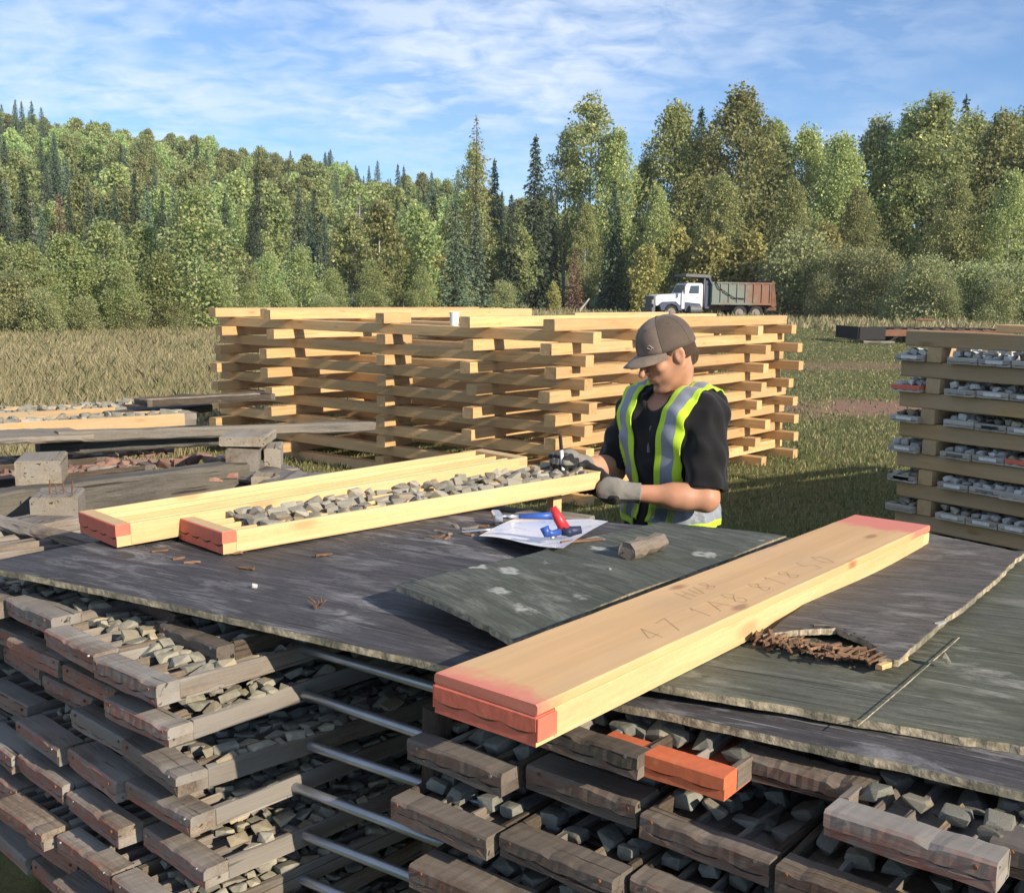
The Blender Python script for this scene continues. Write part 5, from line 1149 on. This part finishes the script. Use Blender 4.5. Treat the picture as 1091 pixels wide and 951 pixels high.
torso = [(Ell(T(.0, 0, .93), (.118, .165, .15), Rt), .05), (Ell(T(.012, 0, 1.10), (.110, .150, .19), Rt), .06), (Ell(T(.02, 0, 1.26), (.116, .165, .165), Rt), .06),
         (Cap(T(.0, -.12, 1.385), T(.0, .12, 1.385), .062, .062), .10), (Ell(T(.045, .09, 1.35), (.075, .085, .075), Rt), .06), (Ell(T(.045, -.09, 1.35), (.075, .085, .075), Rt), .06), (Cap(T(-.01, .04, 1.43), T(.0, .15, 1.39), .045, .055), .05), (Cap(T(-.01, -.04, 1.43), T(.0, -.15, 1.39), .045, .055), .05),
         (Ell(T(.075, .075, 1.28), (.04, .07, .06), Rt), .05), (Ell(T(.075, -.075, 1.28), (.04, .07, .06), Rt), .05)]
armsU = [(Cap(SL, EL, .052, .040), .03), (Cap(SR, ER, .052, .040), .03)]
armsF = [(Cap(EL, lerp(EL, WL_, .42), .041, .0395), .035), (Cap(lerp(EL, WL_, .30), WL_, .0405, .027), .035), (Cap(ER, lerp(ER, WR, .42), .041, .0395), .035), (Cap(lerp(ER, WR, .30), WR, .0405, .027), .035)]
# hands: palms, fingers of different lengths, thumbs
fL, fR = [], []
hx_ = (WL_-palmL)/np.linalg.norm(WL_-palmL); hy_ = np.cross(Zv, hx_); hy_ /= np.linalg.norm(hy_)
hL = [(Ell(palmL, (.056, .024, .046), np.stack([hx_, hy_, np.cross(hx_, hy_)], 1)), .012), (Cap(palmL+hx_*.02, WL_, .033, .029), .02)]
for i, (ln, rr) in enumerate([(.92, .0098), (1.05, .0102), (1.0, .0098), (.82, .0088)]):
    o_ = y3*(.030-.020*i); k = palmL-a3*.018+o_-Zv*.022; m1 = endB-y3*.05+o_+a3*.012-Zv*.006; m2 = endB-y3*.05+o_-a3*.026*ln-Zv*.012; tp_2 = endB-y3*.05+o_-a3*.048*ln-Zv*.006
    fL += [Cap(k, m1, rr*1.12, rr), Cap(m1, m2, rr, rr*.95), Cap(m2, tp_2, rr*.95, rr*.85)]
th0 = palmL+Zv*.020; th1 = lerp(palmL, endB-y3*.055, .55)+Zv*.056; th2 = endB-a3*.014-y3*.050+Zv*.080; th3 = endB-a3*.038-y3*.042+Zv*.077
thL = [Cap(th0, th1, .016, .013), Cap(th1, th2, .013, .0115), Cap(th2, th3, .0115, .010)]
hd = palmR-WR; hd[2] = 0; hd /= np.linalg.norm(hd); sd_ = np.cross(Zv, hd); Rr_ = np.stack([hd, sd_, Zv], 1)
hR = [(Ell(palmR, (.042, .040, .026), Rr_), .012), (Cap(palmR-hd*.02, WR, .030, .028), .02)]
for i, (ln, rr) in enumerate([(.95, .0102), (1.05, .0104), (1.0, .0100), (.82, .0090)]):
    o_ = -sd_*(-.030+.020*i); k = palmR+hd*.026+o_+Zv*.014; m1 = palmR+hd*(.050+.006*ln)+o_*.95+Zv*.010; m2 = palmR+hd*.058*ln+o_*.85-Zv*.014; t2 = palmR+hd*.036+o_*.8-Zv*.028
    fR += [Cap(k, m1, rr*1.1, rr), Cap(m1, m2, rr, rr*.95), Cap(m2, t2, rr*.95, rr*.85)]
tR0 = palmR+sd_*.030-Zv*.004; tR1 = palmR+sd_*.044+hd*.030-Zv*.010; tR2 = lerp(penT, penU, .28)+sd_*.012
thR = [Cap(tR0, tR1, .015, .0125), Cap(tR1, tR2, .0125, .010)]
# body -------------------------------------------------------------
B = Field(MB0+np.array((-.60, -.42, -.01)), MB0+np.array((.36, .36, 1.76)), .0042)
for p, k in torso: B.op(p, k, -.006)
for p, k in armsU+armsF: B.op(p, k)
for s in (-1, 1):
    B.op(Cap(T(0, s*.085, .90), T(.02, s*.10, .50), .082, .055), .04, -.004); B.op(Cap(T(.02, s*.10, .50), T(-.01, s*.11, .09), .054, .036), .03, -.004); B.op(Cap(T(-.03, s*.11, .05), T(.14, s*.125, .035), .038, .03), .03, -.004)
for p, k in hL+hR: B.op(p, k, -.003)
for p in fL+fR+thL+thR: B.op(p, .006, -.002)
B.op(Cap(T(-.005, 0, 1.40), Hd(-.034, 0, -.06), .052, .047), .022); B.op(Cap(T(-.01, .05, 1.40), Hd(-.03, .046, -.03), .018, .014), .03); B.op(Cap(T(-.01, -.05, 1.40), Hd(-.03, -.046, -.03), .018, .014), .03)
face = [(Ell(Hd(-.012, 0, .03), (.098, .077, .098), Hm), .02), (Ell(Hd(.030, 0, -.045), (.062, .058, .074), Hm), .03), (Ell(Hd(.078, 0, -.104), (.020, .024, .018), Hm), .025),
        (Cap(Hd(-.005, .060, -.045), Hd(.06, .020, -.104), .016, .014), .02), (Cap(Hd(-.005, -.060, -.045), Hd(.06, -.020, -.104), .016, .014), .02),
        (Cap(Hd(.080, -.036, .022), Hd(.080, .036, .022), .012, .012), .014), (Ell(Hd(.062, .046, -.022), (.02, .018, .016), Hm), .02), (Ell(Hd(.062, -.046, -.022), (.02, .018, .016), Hm), .02)]
for p, k in face: B.op(p, k)
for s in (-1, 1): B.op(Ell(Hd(.094, s*.031, .002), (.012, .017, .011), Hm), .010, 0, 's')
for s in (-1, 1): B.op(Ell(Hd(.079, s*.031, .001), (.013, .015, .012), Hm), .004)
B.op(Cap(Hd(.088, 0, .014), Hd(.117, 0, -.026), .0078, .0110), .010); B.op(Ell(Hd(.117, 0, -.029), (.0125, .0115, .0095), Hm), .006)
for s in (-1, 1): B.op(Ell(Hd(.100, s*.013, -.031), (.010, .007, .007), Hm), .006)
B.op(Ell(Hd(.080, 0, -.062), (.018, .028, .020), Hm), .015)
B.op(Ell(Hd(.094, 0, -.0585), (.010, .022, .0055), Hm), .003); B.op(Ell(Hd(.092, 0, -.071), (.011, .019, .0065), Hm), .003); B.op(Cap(Hd(.101, -.020, -.0642), Hd(.101, .020, -.0642), .0034, .0034), .003, 0, 's'); B.op(Ell(Hd(.092, 0, -.0855), (.008, .022, .006), Hm), .008, 0, 's')
for s in (-1, 1):
    ER_ = Hm @ np.array(Euler((0, R(-12), s*R(-20))).to_matrix()); B.op(Ell(Hd(-.008, s*.081, -.008), (.020, .008, .032), ER_), .008); B.op(Ell(Hd(-.004, s*.090, -.006), (.010, .006, .018), ER_), .006, 0, 's')
V, F = B.mesh()
def skin_mat():
    t = NT('tanned_skin'); v = t.n('TexCoord').outputs['Object']; n = t.noise(v, 28, 4); n2 = t.noise(v, 9, 2); c = t.mix(t.rng(n2, .35, .65), (.43, .215, .13), (.50, .27, .175)); c = t.bright(c, t.rng(n, .25, .75, .90, 1.08))
    d = t.n('VectorMath', operation='DISTANCE'); t.set(d.inputs[0], v); d.inputs[1].default_value = tuple(Hd(.07, 0, -.085)-MB0); st = t.noise(v, 420, 2)
    c = t.mix(t.math('MULTIPLY', t.rng(d.outputs['Value'], .062, .035, 0, .45), t.rng(st, .35, .6)), c, (.17, .105, .08)); t.bump(t.noise(v, 260, 3), .12, .001)
    t.b.inputs['Subsurface Weight'].default_value = .12; t.b.inputs['Subsurface Radius'].default_value = (.008, .003, .002); return t.done(c, .5, .35)
M['skin'] = skin_mat()
man = thing('person', 'man in brown cap, black shirt and lime safety vest marking a core tray', 'person', tuple(MB0))
def part(name, V, F, m, par=man, smooth=True):
    return link(name, idx_mesh(name, V-MB0, F, m, smooth), par)
body = part('body', V, F, M['skin'])
# clothing ---------------------------------------------------------
def fabric(name, c, sc_=240, rough=.85, var=.18, bump=.15, fold=.12):  # broad noise puts lighter and darker fold tones into the cloth colour
    t = NT(name); v = t.n('TexCoord').outputs['Object']; n = t.noise(v, sc_, 3); n2 = t.noise(v, 11, 4); c_ = t.bright((*c, 1), t.rng(n, .25, .75, 1-var, 1+var)); c_ = t.bright(c_, t.rng(n2, .25, .75, 1-fold, 1+fold)); t.bump(n, bump, .002); t.b.inputs['Sheen Weight'].default_value = .15; return t.done(c_, rough, .15)
M['shirt'] = fabric('black_cotton', (.012, .012, .013)); M['trousers'] = fabric('dark_work_trousers', (.022, .023, .026)); M['lime'] = fabric('lime_yellow_mesh_fabric', (.44, .66, .04), 300, .7, .08, .1, .06); M['silver'] = fabric('silver_reflective_tape', (.215, .245, .285), 500, .45, .12, .1, .25)
def folds(P, a=.0075):
    x, y, z = P[..., 0], P[..., 1], P[..., 2]
    return a*(np.sin(z*58+x*34+np.sin(y*40)*1.4)*.5+np.sin(x*70-z*30+y*22)*.35+np.sin((x+y)*95+z*14)*.3)
S = Field(MB0+np.array((-.36, -.40, .84)), MB0+np.array((.34, .36, 1.52)), .0042)
for p, k in torso: S.op(p, k, .010)
S.op(Ell(T(.005, 0, .98), (.130, .175, .13), Rt), .05, .006)
sleeves = [Cap(SL, lerp(SL, EL, .55), .060, .064), Cap(lerp(SL, EL, .5), lerp(SL, EL, .93), .064, .072), Cap(SR, lerp(SR, ER, .55), .060, .062), Cap(lerp(SR, ER, .5), lerp(SR, ER, .95), .062, .069)]
for c in sleeves: S.op(c, .03)
sl, P = S.sub(S.lo, S.lo+S.h*(S.n-1)); S.f[sl] += folds(P).astype(np.float32)
S.op(Cap(T(.03, 0, 1.40), Hd(-.02, 0, -.06), .066, .075), .008, 0, 's'); S.op(Ell(T(.085, 0, 1.425), (.05, .05, .045), Rt), .012, 0, 's')
# open sleeve ends and hem
def plane_cut(Fd, c, n): sl, P = Fd.sub(Fd.lo, Fd.lo+Fd.h*(Fd.n-1)); return (P-c) @ n
for (Sj, Ej, fr) in ((SL, EL, .90), (SR, ER, .93)):
    ax = (Ej-Sj)/np.linalg.norm(Ej-Sj); c = lerp(Sj, Ej, fr); sl, P = S.sub(c-.14, c+.14); d = np.maximum((c-P) @ ax*-1, -.3); near_ = np.linalg.norm((P-c)-((P-c) @ ax)[..., None]*ax, axis=-1) < .105
    S.f[sl] = np.where(near_, np.maximum(S.f[sl], d), S.f[sl]); S.op(Cap(lerp(Sj, Ej, fr-.06), lerp(Sj, Ej, fr+.1), .054, .062), .004, 0, 's')
sl, P = S.sub(S.lo, S.lo+S.h*(S.n-1)); S.f[sl] = np.maximum(S.f[sl], (.885-P[..., 2]).astype(np.float32))
Vs, Fs = S.mesh(); shirt = part('shirt', Vs, Fs, M['shirt'])
Q = Field(MB0+np.array((-.26, -.26, .05)), MB0+np.array((.26, .26, 1.06)), .007)
Q.op(Ell(T(0, 0, .95), (.125, .17, .12), Rt), .03, .002)
for s in (-1, 1): Q.op(Cap(T(0, s*.085, .90), T(.025, s*.10, .50), .092, .072), .05); Q.op(Cap(T(.025, s*.10, .50), T(-.01, s*.11, .09), .070, .062), .03)
sl, P = Q.sub(Q.lo, Q.lo+Q.h*(Q.n-1)); Q.f[sl] = np.maximum(Q.f[sl]+folds(P, .005), np.maximum(.075-P[..., 2], P[..., 2]-1.03)).astype(np.float32)
Vq, Fq = Q.mesh(); part('trousers', Vq, Fq, M['trousers'])
for s in (-1, 1):
    q = Field(T(0, s*.115, 0)-np.array((.24, .24, .0)), T(0, s*.115, 0)+np.array((.24, .24, .2)), .006); q.op(Cap(T(-.045, s*.11, .055), T(.13, s*.128, .042), .05, .042), .02); q.op(Cap(T(-.02, s*.11, .05), T(-.01, s*.11, .16), .055, .055), .03)
    sl, P = q.sub(q.lo, q.lo+q.h*(q.n-1)); q.f[sl] = np.maximum(q.f[sl], (.004-P[..., 2])).astype(np.float32); a, b = q.mesh(); part('boot', a, b, M['black'])
# vest: cut out of the shirt's surface and lifted off it
def vest_piece(name, coord, lim, cond):
    loc = (Vs-MB0) @ Rt; nrm = np.zeros_like(Vs); tri = Vs[Fs]; fn = np.cross(tri[:, 2]-tri[:, 0], tri[:, 3]-tri[:, 1]); 
    for i in range(4): np.add.at(nrm, Fs[:, i], fn)
    nrm /= np.linalg.norm(nrm, axis=1, keepdims=True)+1e-9; fc = tri.mean(1); lc = (fc-MB0) @ Rt
    ds = np.min([c.dist(fc) for c in sleeves], 0); dt = np.min([p.dist(fc)-.010 for p, k in torso], 0); c0, cn = coord; cc_ = lc @ cn-c0
    keep = (np.abs(cc_) < lim[-1]+.012) & cond(lc, ds, dt); ids = np.unique(Fs[keep]); mp = -np.ones(len(Vs), int); mp[ids] = np.arange(len(ids))
    bm = bmesh.new(); vs_ = [bm.verts.new(tuple(loc[i]+ (Rt.T @ nrm[i])*.0055)) for i in ids]
    for f in Fs[keep]:
        try: bm.faces.new([vs_[mp[i]] for i in f])
        except ValueError: pass
    nl = np.linalg.norm(cn)
    for d in [-lim[-1], -lim[0], lim[0], lim[-1]]:
        r_ = bmesh.ops.bisect_plane(bm, geom=bm.verts[:]+bm.edges[:]+bm.faces[:], plane_co=tuple(cn/nl**2*(c0+d)), plane_no=tuple(cn/nl), clear_outer=(d == lim[-1]), clear_inner=(d == -lim[-1]))
    for f in bm.faces:
        c = np.array(f.calc_center_median()) @ cn-c0; f.material_index = 1 if abs(c) < lim[0] else 0; f.smooth = True
    bm.transform(Matrix(Rt.tolist()).to_4x4()); me = bpy.data.meshes.new(name); bm.to_mesh(me); bm.free(); me.materials.append(M['lime']); me.materials.append(M['silver'])
    o = link(name, me, man); md = o.modifiers.new('thick', 'SOLIDIFY'); md.thickness = .004; md.offset = 1; return o
for s in (-1, 1):
    vest_piece('vest_strap', (-.052, np.array((0, s*1.0, -.12))), (.023, .047), lambda lc, ds, dt, s=s: (lc[:, 2] > 1.0) & (lc[:, 1]*s > -.02) & (ds > dt-.012) & (np.abs(lc[:, 1]) < .165))
vest_piece('vest_waistband', (1.035, np.array((.06, 0, 1.0))), (.026, .048), lambda lc, ds, dt: (ds > dt-.03) & ~((lc[:, 0] > .05) & (np.abs(lc[:, 1]) < .035)))
# gloves -----------------------------------------------------------
M['gloveg'] = fabric('grey_knit_glove', (.20, .19, .17), 420, .9, .22, .4); M['gloveb'] = fabric('black_rubber_palm', (.018, .018, .019), 200, .6, .2, .3)
def glove(prims, fingers, thumb, wrist, el, name, stripes=False):
    c = prims[0][0].c; G_ = Field(c-.125, c+.125, .0026)
    for p, k in prims: G_.op(p, k, .0015)
    for p in fingers: G_.op(p, .005, .0015)
    for p in thumb: G_.op(p, .010, .0015)
    ax = (el-wrist)/np.linalg.norm(el-wrist); G_.op(Cap(wrist-ax*.01, wrist+ax*.030, .032, .036), .010)
    sl, P = G_.sub(G_.lo, G_.lo+G_.h*(G_.n-1)); x, y, z = P[..., 0], P[..., 1], P[..., 2]; G_.f[sl] = np.maximum(G_.f[sl]+.0006*np.sin(x*150+np.sin(z*90)*2)*np.sin(z*130+y*90+np.sin(x*70)), (P-(wrist+ax*.032)) @ ax).astype(np.float32)
    a, b = G_.mesh(); fc = a[b].mean(1); df = np.min([p.dist(fc) for p in fingers+thumb], 0); dp = np.min([p.dist(fc) for p, k in prims], 0); dark_ = df < dp-.001
    if stripes: dfi = np.stack([p.dist(fc) for p in fingers], 0).argmin(0); dark_ &= ~((dfi % 3 == 1) & (fc[:, 2] > c[2]-.01)) 
    else: dark_ |= (fc[:, 2] < c[2]-.022)
    o = part(name, a, b, [M['gloveg'], M['gloveb']]); o.data.polygons.foreach_set('material_index', dark_.astype(np.int32)[:len(o.data.polygons)] if len(o.data.polygons) == len(b) else [0]*len(o.data.polygons)); return o
glove(hL, fL, thL, WL_, EL, 'glove'); glove(hR, fR, thR, WR, ER, 'glove', True)
# cap --------------------------------------------------------------
M['cap'] = fabric('faded_brown_cap', (.185, .145, .115), 300, .9, .2, .25, .35); M['capdark'] = fabric('dark_brown_cap_panel', (.095, .074, .06), 300, .9, .16, .2, .2)
def capmat():
    me = None
def dome(u, v):
    """u around (0 = front), v 0 rim .. 1 crown"""
    ca, sa_ = math.cos(u), math.sin(u); rx_ = .114 if ca > 0 else .109; e = (1-v)
    ang = v*math.pi/2; rr = math.cos(ang)**.72; zz_ = .022+.118*math.sin(ang)**.92; zz_ += .018*(1-v)*max(0, ca)*0+(-.020*(1-v)*(1-ca)/2)
    return (-.010+rx_*rr*ca, .092*rr*sa_, zz_)
mb = MB(); NU, NV = 48, 16; vs = [dome(2*math.pi*i/NU, j/NV) for j in range(NV) for i in range(NU)]+[dome(0, 1)]; fs = []; ms = []
for j in range(NV-1):
    for i in range(NU): fs.append((j*NU+i, j*NU+(i+1) % NU, (j+1)*NU+(i+1) % NU, (j+1)*NU+i))
for i in range(NU): fs.append(((NV-1)*NU+i, (NV-1)*NU+(i+1) % NU, NV*NU))
for f in fs: 
    a_ = (min(f[0] % NU, f[1] % NU)+.5)/NU*360; a_ = a_ if a_ < 180 else 360-a_; ms.append(1 if a_ > 62 else 0)
for f, m_ in zip(fs, ms): mb.add([], [], 0); 
mb.v = vs; mb.f = [list(f) for f in fs]; mb.m = ms
cap_ = thing('cap'); cap_.parent = man; cap_.location = tuple(HC-MB0); cap_.rotation_euler = Matrix(Hm.tolist()).to_euler()
bpy.data.objects.remove(cap_)
Hrot = tuple(Matrix(Hm.tolist()).to_euler()); Hloc = tuple(HC-MB0)
cap = mb.build('cap', [M['cap'], M['capdark']], man, tuple(HC-MB0+Hm @ np.array((0, 0, .006))), Hrot, smooth=True); cap.scale = (.95, .94, .87); cap.rotation_euler = (Matrix(Hm.tolist()) @ Matrix.Rotation(R(-4), 3, 'Y')).to_euler(); md = cap.modifiers.new('thick', 'SOLIDIFY'); md.thickness = .003; md.offset = 1
mb = MB(); n = 28
bot, top = [], []
W2 = R(66)
for i in range(n+1):
    t_ = -1+2*i/n; a_ = t_*W2; bx = dome(a_, 0); x0, y0, z0 = bx
    for j in range(7):
        q = j/6; ext = .072*(1-abs(t_)**2.6)**.6; x_ = x0+ext*q; y_ = y0*(1+.02*q); z_ = z0+.004-.020*(abs(y_)/.085)**2*q-.14*ext*q-.008*q*q
        top.append((x_, y_, z_)); bot.append((x_, y_, z_-.003))
I2 = lambda i, j: i*7+j; N2 = len(top); fs = []
for i in range(n):
    for j in range(6): fs += [(I2(i, j), I2(i+1, j), I2(i+1, j+1), I2(i, j+1)), (N2+I2(i, j), N2+I2(i, j+1), N2+I2(i+1, j+1), N2+I2(i+1, j))]
    fs.append((I2(i, 6), I2(i+1, 6), N2+I2(i+1, 6), N2+I2(i, 6)))
mb.add(top+bot, fs); mb.build('brim', M['cap'], cap, smooth=True)
mb = MB(); mb.tube([(-.010, 0, .142), (-.010, 0, .147)], [.008, .005], 10); mb.build('button', M['capdark'], cap)
for k, u in enumerate((62, -62, 0, 180, 120, -120)):
    mb = MB(); P = [Vector(dome(R(u), v/14)) for v in range(0, 15)]; P = [p+Vector((p.x+.01, p.y, max(0, p.z-.03))).normalized()*.0028 for p in P]; mb.tube(P, .0016, 5); mb.build('seam', M['capdark'], cap)
# small pale stroke emblem on the wearer's left front panel
def dome_n(u, v, off): p = Vector(dome(u, v)); return p+Vector((p.x+.01, p.y*1.3, max(0, p.z-.03)*.8)).normalized()*off
M['emblem'] = plain('pale_embroidery', (.50, .44, .38), .7, .2, 0, .05)
for (u0, v0, u1, v1, u2, v2) in ((44, .16, 40, .12, 33, .17), (46, .13, 39, .21, 35, .20)):
    mb = MB(); mb.tube([dome_n(R(u0), v0, .0040), dome_n(R(u1), v1, .0042), dome_n(R(u2), v2, .0040)], .0014, 5); mb.build('emblem', M['emblem'], cap)
for u in (30, -30, 95, -95):
    mb = MB(); p = dome_n(R(u), .58, .0030); q = dome_n(R(u), .58, .0045); mb.tube([p, q], .0035, 8); mb.build('eyelet', M['capdark'], cap)
# hair on the back and sides, eyebrows, eyes
M['hair'] = fabric('short_brown_hair', (.055, .035, .022), 500, .8, .4, .5)
h = Field(HC-.13, HC+.13, .0035); h.op(Ell(Hd(-.016, 0, .026), (.099, .0805, .099), Hm), .01); h.op(Ell(Hd(-.05, 0, -.04), (.055, .066, .05), Hm), .02)
sl, P = h.sub(h.lo, h.lo+h.h*(h.n-1)); q = (P-HC) @ Hm; x, y, z = q[..., 0], q[..., 1], q[..., 2]
h.f[sl] = np.maximum(np.maximum(h.f[sl], np.where(np.abs(y) > .045, np.maximum(x-.030, (-.035-z)+np.maximum(0, x+.02)*.9), x+.02)), np.maximum(z-.045, -.075-z)).astype(np.float32); h.op(Cap(Hd(-.008, -.12, -.008), Hd(-.008, .12, -.008), .024, .024), .004, 0, 's')
a, b = h.mesh(); part('hair', a, b, M['hair'])
for s in (-1, 1):
    mb = MB(); mb.tube([Hd(.098, s*.014, .021)-MB0, Hd(.098, s*.030, .027)-MB0, Hd(.086, s*.047, .022)-MB0], [.0032, .0038, .002], 6); mb.build('eyebrow', M['hair'], man)
    mb = MB(); mb.tube([Hd(.0915, s*.021, -.004)-MB0, Hd(.0935, s*.031, -.0065)-MB0, Hd(.0885, s*.043, -.004)-MB0], [.0012, .0017, .001], 5); mb.build('eyelashes', M['hair'], man)
# glasses cord / zip pull hanging from the collar
mb = MB(); p0 = T(.105, .010, 1.375); mb.tube([p0-MB0, T(.138, .012, 1.33)-MB0, T(.148, .014, 1.27)-MB0], [.004, .0045, .004], 6); mb.tube([T(.148, .014, 1.27)-MB0, T(.149, .016, 1.245)-MB0], [.006, .006], 6); mb.build('collar_clip', M['tr_grey'], man)
# the marker pen is held, not part of him
d_ = (penU-penT)/np.linalg.norm(penU-penT); pen = thing('marker_pen', 'black and white marker pen held upright in the gloved hand', 'pen', tuple(penT))
def seg(n_, a, b, r0, r1, m): mb = MB(); mb.tube([d_*a, d_*b], [r0, r1], 12); mb.build(n_, m, pen, smooth=False)
seg('tip', 0, .008, .0018, .003, M['black']); seg('barrel', .008, .078, .0058, .0062, M['white']); seg('tail', .078, .128, .0064, .0058, M['black'])
